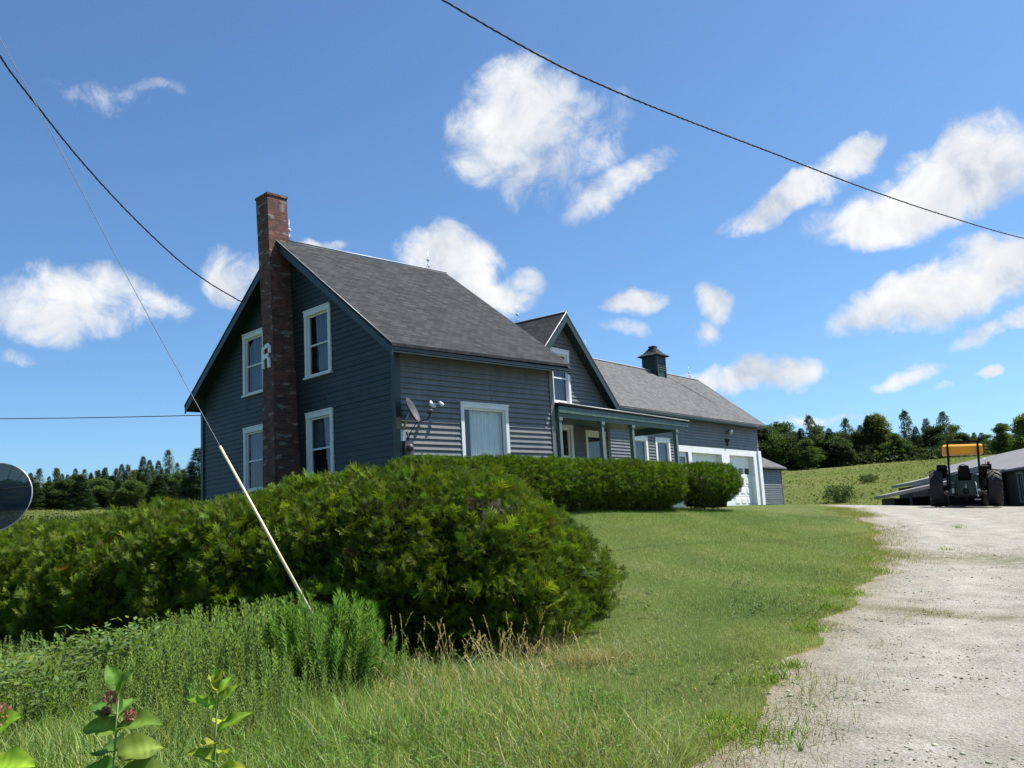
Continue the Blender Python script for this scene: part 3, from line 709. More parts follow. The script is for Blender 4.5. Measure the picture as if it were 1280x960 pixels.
# white garage front: band, posts, doors
g = MB(front(FB, YB)); z2 = band[3]
g.box(band[0], BX1+.03, -.0, .04, DT, z2)
g.box(band[0], band[0]+.1, 0, .04, GARF-.1, DT); g.box(21.75, 22.05, 0, .04, GARF-.1, DT)
g.box(25.0, 25.8, 0, .04, GARF-.1, DT); g.box(28.5, 28.95, 0, .04, GARF-.1, DT)
g.box(28.95, BX1+.035, 0, .11, GARF-.1, z2+.02)
g.box(25.0, 25.08, -.24, -.0, GARF-.1, DT); g.box(25.72, 25.8, -.24, -.0, GARF-.1, DT); g.box(28.5, 28.58, -.24, 0, GARF-.1, DT); g.box(22.0, 22.05, -.24, 0, GARF-.1, DT)
g.box(22.05, 25.0, -.24, 0, DT, DT+.04); g.box(25.8, 28.5, -.24, 0, DT, DT+.04)
g.build('garage_surround', M['white'], Bn)
def gdoor(a0, a1):
    m = MB(front(FB, YB)); z0, z1 = GARF, DT; n = -.22
    rows = 5; h = (z1-z0)/rows; cols = 4; cw = (a1-a0)/cols
    m.box(a0, a1, n-.03, n, z0, z1-2*h); m.box(a0, a1, n-.03, n, z1-h, z1)
    zr = z1-2*h
    m.box(a0, a1, n-.03, n, zr, zr+.09); m.box(a0, a1, n-.03, n, zr+h-.09, zr+h)
    for k in range(cols+1):
        xx = a0+k*cw; m.box(max(a0, xx-.07), min(a1, xx+.07), n-.029, n-.001, zr+.09, zr+h-.09)
    for rI in range(rows):
        if rI == rows-2: continue
        for k in range(cols):
            bx, bz = a0+k*cw+.08, z0+rI*h+.08; X, Z = bx+cw-.16, bz+h-.16
            m.hexa([(bx, n, bz), (X, n, bz), (X, n, Z), (bx, n, Z), (bx+.05, n+.02, bz+.05), (X-.05, n+.02, bz+.05), (X-.05, n+.02, Z-.05), (bx+.05, n+.02, Z-.05)])
    for rI in range(1, rows): m.box(a0, a1, n, n+.006, z0+rI*h-.006, z0+rI*h+.006)
    o = m.build('garage_door', M['whitedoor'], Bn)
    p = MB(front(FB, YB))
    for k in range(cols): p.face([(a0+k*cw+.07, n-.015, zr+.09), (a0+(k+1)*cw-.07, n-.015, zr+.09), (a0+(k+1)*cw-.07, n-.015, zr+h-.09), (a0+k*cw+.07, n-.015, zr+h-.09)])
    p.build('pane', M['glass'], o)
    p = MB(front(FB, YB)); p.box(a0+.05, a1-.05, n-.2, n-.1, zr, zr+h); p.build('dark_recess', M['dark'], o)
    p = MB(front(FB, YB)); mx = (a0+a1)/2; p.box(mx-.03, mx+.03, n, n+.03, z0+2*h+.1, z0+2*h+.26); p.box(mx-.07, mx+.07, n+.03, n+.045, z0+2*h+.16, z0+2*h+.19); p.build('handle', M['metal'], o)
gdoor(22.05, 25.0); gdoor(25.8, 28.5)
# entry door between windows and garage doors
m = MB(front(FB, YB)); a0, a1 = 20.88, 21.75
m.box(a0, a1, -.1, -.06, GARF, GARF+1.0); m.box(a0, a0+.15, -.1, -.06, GARF+1.0, DT); m.box(a1-.15, a1, -.1, -.06, GARF+1.0, DT); m.box(a0+.15, a1-.15, -.1, -.06, DT-.2, DT)
o = m.build('entry_door', M['whitedoor'], Bn)
p = MB(front(FB, YB)); p.face([(a0+.15, -.08, GARF+1), (a1-.15, -.08, GARF+1), (a1-.15, -.08, DT-.2), (a0+.15, -.08, DT-.2)]); p.build('pane', M['glass'], o)
p = MB(front(FB, YB)); p.box(a0, a1, -.4, -.2, GARF, DT); p.build('dark_recess', M['cloth2'], o)
# cupola
cu = MB(FB); cx0, cx1, cy0, cy1 = 24.5, 25.35, RY-.45, RY+.4; cz = RZ+.75
cu.box(cx0+.04, cx1-.04, cy0+.04, cy1-.04, RZ-.45, cz)
for (xa, ya) in ((cx0, cy0), (cx1-.09, cy0), (cx0, cy1-.09), (cx1-.09, cy1-.09)): cu.box(xa, xa+.09, ya, ya+.09, RZ-.45, cz+.001)
for k in range(7):
    zz = RZ-.0+k*.1
    cu.hexa([(cx0+.09, cy0, zz), (cx1-.09, cy0, zz), (cx1-.09, cy0+.05, zz+.05), (cx0+.09, cy0+.05, zz+.05), (cx0+.09, cy0, zz+.02), (cx1-.09, cy0, zz+.02), (cx1-.09, cy0+.05, zz+.07), (cx0+.09, cy0+.05, zz+.07)])
    cu.hexa([(cx0, cy0+.09, zz), (cx0+.05, cy0+.09, zz+.05), (cx0+.05, cy1-.09, zz+.05), (cx0, cy1-.09, zz), (cx0, cy0+.09, zz+.02), (cx0+.05, cy0+.09, zz+.07), (cx0+.05, cy1-.09, zz+.07), (cx0, cy1-.09, zz+.02)])
cup = cu.build('cupola', M['dkgreen'], Bn)
cr = MB(FB); o_ = .14; mxx, myy = (cx0+cx1)/2, (cy0+cy1)/2
base = [(cx0-o_, cy0-o_, cz), (cx1+o_, cy0-o_, cz), (cx1+o_, cy1+o_, cz), (cx0-o_, cy1+o_, cz)]
q = .13; top = [(mxx-q, myy-q, cz+.42), (mxx+q, myy-q, cz+.42), (mxx+q, myy+q, cz+.42), (mxx-q, myy+q, cz+.42)]
mid = [(x*.55+tx*.45, y*.55+ty*.45, cz+.13) for (x, y, _), (tx, ty, _) in zip(base, top)]
cr.hexa([(x, y, z-.05) for x, y, z in base]+base); cr.hexa(base+mid); cr.hexa(mid+top)
cr.box(mxx-.16, mxx+.16, myy-.16, myy+.16, cz+.42, cz+.5)
cr.build('cupola_roof', M['roof1'], cup)
rod(Bn, 19.0, RY, RZ+.03, FB, .8); rod(Bn, 28.6, RY, RZ+.03, FB, .6)
# round yard lamp above the doors, and dark ornament
l = MB(front(FB, YB)); l.tube([(25.8, .0, 3.2), (25.8, .16, 3.24)], .02, 8); l.lathe((25.8, .18, 3.12), (0, .25, 1), [(.0, .2), (.06, .19), (.12, .1), (.13, 0), (.11, -.02)], 16); l.ball((25.8, .18, 3.1), .1)
l.build('wall_lamp', M['metal'], Bn)
em = MB(front(FB, YB)); cxx, czz = 25.72, 2.74
def plate(pts):
    a = [em.vert((cxx+x, .03, czz+z)) for x, z in pts]; b = [em.vert((cxx+x, .06, czz+z)) for x, z in pts]
    em.f.append(a[::-1]); em.f.append(b); em.m += [0, 0]; em.sm += [False]*2
    for i in range(len(pts)): em.f.append([a[i], a[(i+1) % len(pts)], b[(i+1) % len(pts)], b[i]]); em.m.append(0); em.sm.append(False)
plate([(-.04, -.22), (.04, -.22), (.1, -.05), (.2, .0), (.24, .12), (.12, .08), (.05, .14), (-.05, .14), (-.12, .08), (-.24, .12), (-.2, 0), (-.1, -.05)])
em.build('wall_ornament', M['blackm'], Bn)['label'] = 'small dark spread-winged ornament above the garage doors'
# small lean-to behind the right end
LY = YB+1.9; lx0, lx1 = BX1+.02, 36.5
Ls = thing('shed', tuple(FB((33, 9, -.3))), 'small grey-blue clapboard shed with pale roof at the right end of the garage', 'shed')
w = MB(front(FB, LY)); siding(w, -.5, 1.75, lambda z: (lx0, lx1), []); w.build('front_wall', M['siding'], Ls)
w = MB(FB); w.box(lx1-.03, lx1, LY, LY+5, -.5, 1.75); w.box(lx0, lx1, LY+5, LY+5.03, -.5, 1.75); w.box(lx1-.1, lx1+.02, LY-.045, LY-.001, -.5, 1.74); w.build('side_wall', M['siding'], Ls)
r = MB(FB); r.slab([(lx0, LY-.28, 1.86), (lx1+.25, LY-.28, 1.86), (lx1+.25, LY+2.6, 3.35), (lx0, LY+2.6, 3.35)], .08); r.slab([(lx0, LY+2.603, 3.35), (lx1+.25, LY+2.603, 3.35), (lx1+.25, LY+5.4, 1.86), (lx0, LY+5.4, 1.86)], .08); r.build('roof', M['roof2'], Ls)

# ------------------------------------------------------------------ dishes, lamps, wires
def sat_dish():
    c = Vector((.16, -.38, 1.84)); n = Vector(Rt*.87+Up*.46-Fw*.1).normalized()
    T = thing('satellite_dish', (.25, 0, 1.6), 'small grey satellite dish on the front corner of the farmhouse', 'satellite dish')
    m = MB(); R = .3
    m.lathe(c, n, [(0, -.07), (R*.4, -.055), (R*.75, -.02), (R, .02), (R+.01, .015), (R*.75, -.035), (R*.4, -.07), (0, -.085)], 28)
    m.build('reflector', M['dishgrey'], T)
    m = MB(); b = c-n*.08
    m.tube([b, Vector((.15, -.12, 1.6)), Vector((.12, .0, 1.35))], .025, 8); m.box(.05, .19, -.06, -.028, 1.2, 1.45); m.build('mount', M['metal'], T)
    dn = Vector(-Up*.9+Rt*.3).normalized(); e = c+dn*R*.9
    m = MB(); h = c+n*.42+dn*.2; m.tube([e, e+n*.25+dn*.06, h], .012, 6); m.build('feed_arm', M['blackm'], T)
    m = MB(); m.tube([h, h-n*.12], .035, 8, .05); m.build('feed_horn', M['dishgrey'], T)
    m = MB(); m.tube([e, Vector((.32, -.07, 1.4)), Vector((.18, -.04, 1.0)), Vector((.16, -.04, .3))], .01, 6); m.build('cable', M['blackm'], T)
sat_dish()
T = thing('floodlight', (1.03, 0, 2.05), 'white twin-head floodlight on the clapboards left of the picture window', 'floodlight')
m = MB(); m.box(.96, 1.1, -.05, -.026, 2.0, 2.1); m.tube([(1.0, -.05, 2.05), (.9, -.13, 2.06)], .012, 6); m.tube([(1.06, -.05, 2.05), (1.14, -.12, 2.1)], .012, 6); m.build('bracket', M['white'], T)
for (x, z, dx) in ((.86, 2.06, -.3), (1.16, 2.06, .35)):
    m = MB(); m.lathe((x, -.16, z+.02), (dx, -.6, -.8), [(.015, -.07), (.03, -.04), (.045, .04), (.047, .07), (0, .065)], 14); m.build('lamp_head', M['whitedoor'], T)
T = thing('electric_meter', (.2, 0, 1.0), 'grey electric meter box on the front wall under the satellite dish', 'electric meter')
m = MB(); m.box(.12, .36, -.11, -.028, .85, 1.2); m.tube([(.24, -.07, 1.2), (.24, -.07, 1.42)], .02, 8); m.tube([(.24, -.07, -.3), (.24, -.07, .85)], .02, 8); m.build('box', M['dishgrey'], T)
m = MB(); m.lathe((.24, -.11, 1.05), (0, -1, 0), [(.08, 0), (.08, .05), (.06, .08), (0, .09)], 16); m.build('dial', M['dishgrey'], T)

def cable(name, pts, r, mat, label, cat, twist=0, sub=60):
    P = [Vector(p) for p in pts]
    def ev(t):
        s = t*(len(P)-1); i = min(int(s), len(P)-2); f = s-i
        p0 = P[max(i-1, 0)]; p1 = P[i]; p2 = P[i+1]; p3 = P[min(i+2, len(P)-1)]
        return .5*((2*p1)+(-p0+p2)*f+(2*p0-5*p1+4*p2-p3)*f*f+(-p0+3*p1-3*p2+p3)*f**3)
    m = MB(); pts = [ev(k/sub) for k in range(sub+1)]
    if twist:
        n = sub*8; pts = [ev(k/n) for k in range(n+1)]; tot = 0; s = [0]
        for a, b in zip(pts, pts[1:]): tot += (b-a).length; s.append(tot)
        for j in range(3):
            q = []
            for k, p in enumerate(pts):
                d = (pts[min(k+1, n)]-pts[max(k-1, 0)]).normalized(); e1 = d.cross(Vector((0, 0, 1))).normalized(); e2 = d.cross(e1)
                a = s[k]*2*pi/twist+j*2.094; q.append(p+(e1*cos(a)+e2*sin(a))*r*.9)
            m.tube(q, r*(.85 if j else .6), 5)
    else: m.tube(pts, r, 6)
    return tag(m.build(name, mat, base=pts[0]), label, cat)
# pole just left of the picture, carrying both wires
POLE = Vector(tuple(at(-130, 200, 12.5))); pz = gz1(POLE.x, POLE.y); PT = 6.35
T = thing('utility_pole', (POLE.x, POLE.y, pz), 'weathered wooden utility pole at the road edge carrying the house wires', 'utility pole')
m = MB(); m.tube([(POLE.x, POLE.y, pz-.3), (POLE.x, POLE.y, PT+.5)], .15, 12, .1); m.build('pole', M['wood'], T)
m = MB(); m.tube([(POLE.x-.12, POLE.y, PT), (POLE.x+.14, POLE.y, PT)], .03, 8); m.build('bracket', M['metal'], T)
top = Vector((POLE.x+.12, POLE.y, PT))
end = FA((-.06, 6.3, 5.6))
D0, D1 = 12.3, 24.0
px = [(50.8, 138), (97.7, 196.7), (156, 261), (215, 318), (256, 350), (293, 372.5)]
De = float((np.array(end)-CAM)@Fw)
def dep(u): return D0+(De-D0)*(u+100)/(305+100)
pts = [at(-70, -22, dep(-70)), at(15.6, 93, dep(15.6))]+[at(u, v, dep(u)) for u, v in px]
pts = [top] + [tuple(p) for p in pts] + [tuple(at(303, 378, De))]
cable('service_cable', pts, .0112, M['cable'], 'black twisted service cable sagging down to the house gable', 'cable', twist=.55)
anch = gpix(380, 752+0) if False else at(383, 755, 9.2); ga = np.array([anch[0], anch[1], gz1(anch[0], anch[1])])
gtop = at(275, 558, 9.9)
dirv = (gtop-anch)/np.linalg.norm(gtop-anch)
cable('guy_wire', [tuple(at(-60, -60, 12.2)), tuple(at(50, 140, 11.6)), tuple(at(160, 348, 10.8)), tuple(gtop), tuple(anch), tuple(anch+dirv*-.7)], .0042, M['steelw'], 'thin straight guy wire running down to the tilted yellow guard', 'wire', sub=50)
g0 = Vector(tuple(anch-dirv*.3)); g1 = Vector(tuple(gtop))
m = MB(); m.tube([g0, g0.lerp(g1, .5), g1], .018, 10, .015)
tag(m.build('guy_guard', M['guard'], base=tuple(g0)), 'tilted pale yellow guy wire guard standing in front of the cedar hedge', 'guy guard')
cable('overhead_cable', [tuple(at(330, -135, 11)), tuple(at(520, -20, 12)), tuple(at(672, 68, 13.2)), tuple(at(760, 110, 14.2)), tuple(at(850, 147, 15.4)), tuple(at(960, 189, 17.2)), tuple(at(1080, 235, 19.6)), tuple(at(1180, 269, 22.3)), tuple(at(1280, 298, 25.7)), tuple(at(1420, 330, 32))], .0098, M['cable'], 'thick twisted overhead cable crossing the sky above the drive', 'cable', twist=.42, sub=90)
cable('back_wire', [tuple(at(-60, 524.5, 30)), tuple(at(0, 523.5, 29.5)), tuple(at(120, 522, 29)), tuple(at(252, 519, 28.5)), tuple(at(300, 517, 28.3))], .014, M['cable'], 'thin level wire running behind the farmhouse to the left', 'wire')

# large mesh dish at the left edge
def big_dish():
    D = 36.0; c = Vector(tuple(at(-9, 622, D))); g = gz1(c.x, c.y)
    T = thing('large_mesh_dish', (c.x, c.y, g), 'large dark mesh satellite dish behind the hedge at the left edge', 'satellite dish')
    n = Vector(-Fw*.86+Up*.42+Rt*.12).normalized(); R = 1.43; m = MB(); prof = []
    for k in range(13): r_ = R*k/12; prof.append((r_, .34*(r_/R)**2-.34))
    m.lathe(c, n, prof, 40); m.build('reflector', M['screen'], T)
    a = Vector((0, 0, 1)); e1 = n.cross(a).normalized(); e2 = n.cross(e1)
    m = MB(); pts = [c+(e1*cos(t)+e2*sin(t))*R for t in np.linspace(0, 2*pi, 49)]; m.tube(pts, .028, 6, cap=False); m.build('rim', M['metal'], T)
    f = c+n*.75; m = MB()
    for t in (.3, 1.87, 3.44, 5.01): m.tube([c+(e1*cos(t)+e2*sin(t))*R, f], .018, 6)
    m.build('feed_strut', M['blackm'], T)
    m = MB(); m.tube([f, f-n*.25], .1, 10); m.build('feed_horn', M['dishgrey'], T)
    m = MB()
    for t in np.arange(0, 2*pi, pi/8):
        m.tube([c-n*.34*(1-(q/8)**2)-n*.02+(e1*cos(t)+e2*sin(t))*R*q/8 for q in range(9)], .012, 5)
    m.build('rib', M['blackm'], T)
    m = MB(); m.tube([(c-n*.4), (c.x, c.y, c.z-.7), (c.x, c.y, g-.2)], .07, 10); m.build('mast', M['metal'], T)
big_dish()

# ------------------------------------------------------------------ tractor
def tractor():
    p = at(1208, 632, 37.0); z0 = gz1(p[0], p[1])+.0
    z0 = max(z0, float(p[2])-.12)
    a = math.atan2(p[1]-CAM[1], p[0]-CAM[0])+radians(2)
    fx = Vector((sin(a), -cos(a), 0)); fy = Vector((cos(a), sin(a), 0)); B0 = Vector((p[0], p[1], z0))
    tl = radians(3.1); gx = fx*cos(tl)-Vector((0, 0, sin(tl))); gu = fx*sin(tl)+Vector((0, 0, cos(tl)))
    fr = lambda q: B0+gx*q[0]+fy*q[1]+gu*q[2]
    T = thing('tractor', tuple(B0), 'dark green farm tractor with orange-yellow canopy, seen from behind on the gravel', 'tractor')
    def wheel(cx, cy, R, w, lugs, name='rear_wheel'):
        m = MB(fr); c = (cx, cy, R)
        def FRl(q): return q
        m.lathe(c, (1, 0, 0), [(R*.55, -w/2), (R*.85, -w/2), (R*.93, -w*.42), (R*.95, 0), (R*.93, w*.42), (R*.85, w/2), (R*.55, w/2)], 40)
        for s in (-1, 1):
            for k in range(lugs):
                t0 = 2*pi*(k+(.5 if s > 0 else 0))/lugs; dt = 2*pi/lugs*.8
                P = []
                for (rr) in (R*.93, R):
                    for (xx, tt) in ((s*w*.02, t0+dt), (s*w*.5, t0), (s*w*.5, t0+.085), (s*w*.02, t0+dt+.085)):
                        r2 = rr-(R*.05 if abs(xx) > w*.3 else 0)
                        P.append((cx+xx, cy+r2*sin(tt), R+r2*cos(tt)))
                m.hexa(P)
        o = m.build('tyre', M['rubber'], T) if False else m.build(name, M['rubber'], T)
        q = MB(fr); q.lathe(c, (1, 0, 0), [(0, -w*.12), (R*.2, -w*.12), (R*.22, -w*.3), (R*.5, -w*.3), (R*.56, -w*.48), (R*.56, w*.48), (R*.5, w*.3), (R*.22, w*.3), (R*.2, w*.12), (0, w*.12)], 28); q.build('rim', M['rim'], o)
    R = .76
    wheel(-1.05, 0, R, .5, 18); wheel(1.05, 0, R, .5, 18)
    wheel(-.75, 2.1, .42, .28, 14, 'front_wheel'); wheel(.75, 2.1, .42, .28, 14, 'front_wheel')
    m = MB(fr); m.tube([(-1.2, 0, R), (1.2, 0, R)], .1, 12); m.box(-.28, .28, -.42, .5, .42, 1.05); m.box(-.22, .22, -.5, -.42, .6, 1.0)
    m.box(-.2, .2, .5, 2.4, .5, .95); m.lathe((0, -.5, .62), (0, -1, 0), [(.12, 0), (.11, .06), (.05, .09), (.04, .18), (0, .18)], 14)
    m.tube([(-.75, 2.1, .42), (.75, 2.1, .42)], .05, 8); m.build('rear_axle', M['tgreen'], T)
    m = MB(fr); pr_ = [(.3, .5, .95), (.3, 2.5, .95), (.3, 2.55, 1.25), (.3, 1.0, 1.42), (.3, .5, 1.36)]
    a_ = [m.vert((-x, y, z)) for x, y, z in pr_]; b_ = [m.vert(q) for q in pr_]
    m.f += [a_, b_[::-1]]; m.m += [0, 0]; m.sm += [False]*2
    for i in range(5): m.f.append([a_[i], b_[i], b_[(i+1) % 5], a_[(i+1) % 5]]); m.m.append(0); m.sm.append(False)
    m.build('hood', M['tgreen'], T)
    for s in (-1, 1):
        m = MB(fr); xa, xb = sorted((s*.6, s*.88)); A = [(cos(t), sin(t)) for t in np.linspace(.5, 1.95, 10)]
        for (c0, s0), (c1, s1) in zip(A, A[1:]):
            r_ = R+.12
            m.hexa([(xa, r_*c0, R+r_*s0), (xb, r_*c0, R+r_*s0), (xb, r_*c1, R+r_*s1), (xa, r_*c1, R+r_*s1),
                    (xa, r_*c0, R+r_*s0+.04), (xb, r_*c0, R+r_*s0+.04), (xb, r_*c1, R+r_*s1+.04), (xa, r_*c1, R+r_*s1+.04)])
        xa, xb = sorted((s*.6, s*.66)); m.box(xa, xb, -.45, .65, .75, R+.72)
        xa, xb = sorted((s*.66, s*1.0)); m.box(xa, xb, -.1, .3, R+.74, R+.95)
        m.build('fender', M['blackm'], T)
        m = MB(fr); xa, xb = sorted((s*.24, s*.58)); m.box(xa, xb, -.3, .3, .5, .95); m.box(xa, xb, -.2, .4, 1.0, 1.3); m.build('side_box', M['tgreen'], T)
    m = MB(fr); m.box(-.62, .62, .05, .7, .1, .45); m.build('belly_frame', M['blackm'], T)
    m = MB(fr); m.box(-.6, .6, .1, 1.0, .82, .88); m.build('platform', M['blackm'], T)
    m = MB(fr); m.box(-.24, .24, .02, .5, 1.12, 1.24)
    m.hexa([(-.27, -.06, 1.16), (.27, -.06, 1.16), (.27, .06, 1.16), (-.27, .06, 1.16), (-.17, -.16, 1.66), (.17, -.16, 1.66), (.17, -.06, 1.66), (-.17, -.06, 1.66)])
    m.box(-.3, -.24, .0, .35, 1.3, 1.36); m.box(.24, .3, 0, .35, 1.3, 1.36); m.build('seat', M['blackm'], T)
    m = MB(fr); m.tube([(0, .95, 1.2), (0, .72, 1.55)], .025, 8)
    ring = [(.2*cos(t), .72-.1*sin(t), 1.56+.17*sin(t)) for t in np.linspace(0, 2*pi, 25)]; m.tube(ring, .015, 6, cap=False); m.build('steering_wheel', M['blackm'], T)
    m = MB(fr)
    for s in (-1, 1): m.box(s*.55-.04, s*.55+.04, -.3, -.22, .75, 2.635)
    m.box(-.55, .55, -.3, -.22, 2.58, 2.65)
    m.box(-.6, .6, -.28, .0, .82, .92)
    m.build('roll_bar', M['blackm'], T)
    m = MB(fr); x_, y0_, y1_, za, zb = .74, -.2, 1.25, 2.14, 2.52; b = .07
    m.hexa([(-x_, y0_, za), (x_, y0_, za), (x_, y1_, za), (-x_, y1_, za), (-x_, y0_, zb-b), (x_, y0_, zb-b), (x_, y1_, zb-b), (-x_, y1_, zb-b)])
    m.hexa([(-x_, y0_, zb-b), (x_, y0_, zb-b), (x_, y1_, zb-b), (-x_, y1_, zb-b), (-x_+b, y0_+b, zb), (x_-b, y0_+b, zb), (x_-b, y1_-b, zb), (-x_+b, y1_-b, zb)])
    m.build('canopy', M['yellow'], T)
    for s in (-1, 1):
        m = MB(fr); m.tube([(s*.3, -.35, .5), (s*.42, -1.0, .42)], .035, 8); m.tube([(s*.33, -.3, 1.0), (s*.36, -.85, .95)], .025, 8); m.tube([(s*.36, -.83, .96), (s*.4, -.85, .44)], .02, 8); m.build('lift_arm', M['metal'] if s > 0 else M['blackm'], T)
    m = MB(fr); m.tube([(0, -.5, .95), (0, -.8, .78)], .035, 8); m.build('top_link', M['metal'], T)
    m = MB(fr); m.box(-.06, .06, -.95, -.4, .3, .35); m.box(-.45, .45, -1.0, -.94, .38, .46); m.build('drawbar', M['blackm'], T)
    for bx in ((.4, .52, -.56, -.5, .62, .72), (.28, .5, -.7, -.64, .28, .32), (-.5, -.42, -.6, -.54, .55, .75)):
        m = MB(fr); m.box(*bx); m.build('hitch_pin', M['metal'], T)
    for bx in (.84,):
        m = MB(fr); m.box(bx, bx+.1, -.16, -.1, R+.95, R+1.04); m.build('tail_light', M['red'], T)
    m = MB(fr); m.tube([(.8, -.1, 1.5), (.8, -.1, 1.8), (.74, -.1, 1.95)], .014, 6); m.build('grab_handle', M['metal'], T)
tractor()

# ------------------------------------------------------------------ long low shed on the right
def low_shed():
    ax = Vector((.826, .563, 0)).normalized(); pn = Vector((-.563, .826, 0)).normalized()
    def onz(u, v, z): r_ = ray(u, v); t = (z-CAM[2])/r_[2]; return Vector(tuple(CAM+r_*t))
    E0 = onz(1239, 590, .8); Rg = onz(1275, 561.5, 2.0)
    wd = abs((Rg-E0).dot(pn)); O = Vector((E0.x, E0.y, 0))
    fr = lambda q: O+ax*q[0]-pn*q[1]+Vector((0, 0, q[2]))       # along (away), across (behind), up
    T = thing('low_shed', tuple(fr((4, 3, -1.3))), 'long low dark shed with weathered pale roof beyond the tractor', 'shed')
    s0, s1 = -14, 18
    m = MB(fr); m.box(s0+.2, s1-.2, .2, .26, -3, .78); m.box(s0+.2, s1-.2, 2*wd-.3, 2*wd-.24, -3, .78)
    for xx in (s0+.2, s1-.26):
        m.hexa([(xx, .26, -3), (xx+.06, .26, -3), (xx+.06, 2*wd-.3, -3), (xx, 2*wd-.3, -3), (xx, .26, .78), (xx+.06, .26, .78), (xx+.06, 2*wd-.3, .78), (xx, 2*wd-.3, .78)])
        m.hexa([(xx, .26, .78), (xx+.06, .26, .78), (xx+.06, 2*wd-.3, .78), (xx, 2*wd-.3, .78), (xx, wd-.02, 1.9), (xx+.06, wd-.02, 1.9), (xx+.06, wd+.02, 1.9), (xx, wd+.02, 1.9)])
    m.build('wall', M['shedwall'], T)
    m = MB(fr); m.slab([(s0, 0, .8), (s1, 0, .8), (s1, wd, 2.0), (s0, wd, 2.0)][::-1], .08)
    m.slab([(s0, wd+.003, 2.0), (s1, wd+.003, 2.0), (s1, 2*wd, .8), (s0, 2*wd, .8)][::-1], .08); m.build('roof', M['tinroof'], T)
    m = MB(fr); m.box(s0+.01, s1-.01, -.03, .0, .66, .72); m.build('fascia', M['shedwall'], T)
    # narrow window near the frame edge
    wf = lambda q: fr((q[0], .2-q[1], q[2]))
    Pw = onz(1270, 592, .45); sa = (Pw-O).dot(ax)
    for k, du in enumerate((0, 2.6, -3.5)):
        f = MB(wf); c = sa+du
        f.box(c-.42, c-.32, 0, .05, -.75, .5); f.box(c+.32, c+.42, 0, .05, -.75, .5); f.box(c-.44, c+.44, 0, .06, .5, .6); f.box(c-.44, c+.44, 0, .07, -.83, -.75); f.box(c-.03, c+.03, 0, .03, -.75, .5)
        w_ = f.build('window', M['post'], T)
        f = MB(wf); f.face([(c-.32, .01, -.75), (c+.32, .01, -.75), (c+.32, .01, .5), (c-.32, .01, .5)]); f.build('pane', M['glass'], w_)
        f = MB(wf); f.box(c-.32, c+.32, -.04, .004, -.75, .5); f.build('dark_recess', M['dark'], w_)
        if k: pass
    # two lean-to bays stepping down to the left, the upper one behind the lower one
    def bay(sA, length, whi, zhi, uv, name):
        A = fr((sA, 0, 0)); r_ = ray(*uv)
        # low corner lies on the line A + pn*w ; choose w so that its bearing matches uv
        h = Vector((r_[0], r_[1], 0)); c0 = Vector((CAM[0], CAM[1], 0)); A2 = Vector((A.x, A.y, 0))
        # solve c0 + h t = A2 + pn w
        det = h.x*(-pn.y)+pn.x*h.y; dx = A2.x-c0.x; dy = A2.y-c0.y
        t = (dx*(-pn.y)+pn.x*dy)/det; w_ = (h.x*dy-h.y*dx)/det
        zl = CAM[2]+r_[2]*t
        f = lambda q: A2+ax*q[0]+pn*q[1]+Vector((0, 0, q[2]))
        m = MB(f); m.slab([(0, w_, zl), (0, -.1, zhi), (length, -.1, zhi), (length, w_, zl)], .16); o = m.build('lean_to_roof', M['tinroof'], T)
        m = MB(f); wi = w_-.35; zi = zl+(zhi-zl)*.35/w_
        for y_ in (.3,):
            m.hexa([(y_, 0, -3), (y_, w_*.62, -3), (y_+.06, w_*.62, -3), (y_+.06, 0, -3), (y_, 0, zhi-.2), (y_, w_*.62, zl+(zhi-zl)*.38-.18), (y_+.06, w_*.62, zl+(zhi-zl)*.38-.18), (y_+.06, 0, zhi-.2)])
        m.box(length-.2, length-.1, 0, wi, -3, zl-.17); m.box(0.3, length-.1, wi-.1, wi, -3, zl-.17)
        m.box(.3, .42, wi*.82, wi*.82+.12, -3, zl+.0)
        m.build('lean_to_wall', M['shedwall'], T)
        if name == 'b':
            m = MB(f); m.hexa([(0, 0, -3), (0, w_*.97, -3), (.06, w_*.97, -3), (.06, 0, -3), (0, 0, zhi-.17), (0, w_*.97, zl-.15), (.06, w_*.97, zl-.15), (.06, 0, zhi-.17)]); m.build('clapboard_end', M['tinroof'], T)
    sB = (onz(1204, 590, .82)-O).dot(ax)
    bay(sB, 3.2, 0, .86, (1107, 618.5), 'a')
    bay(sB+3.6, 5.0, 0, 1.25, (1138, 603), 'b')
low_shed()

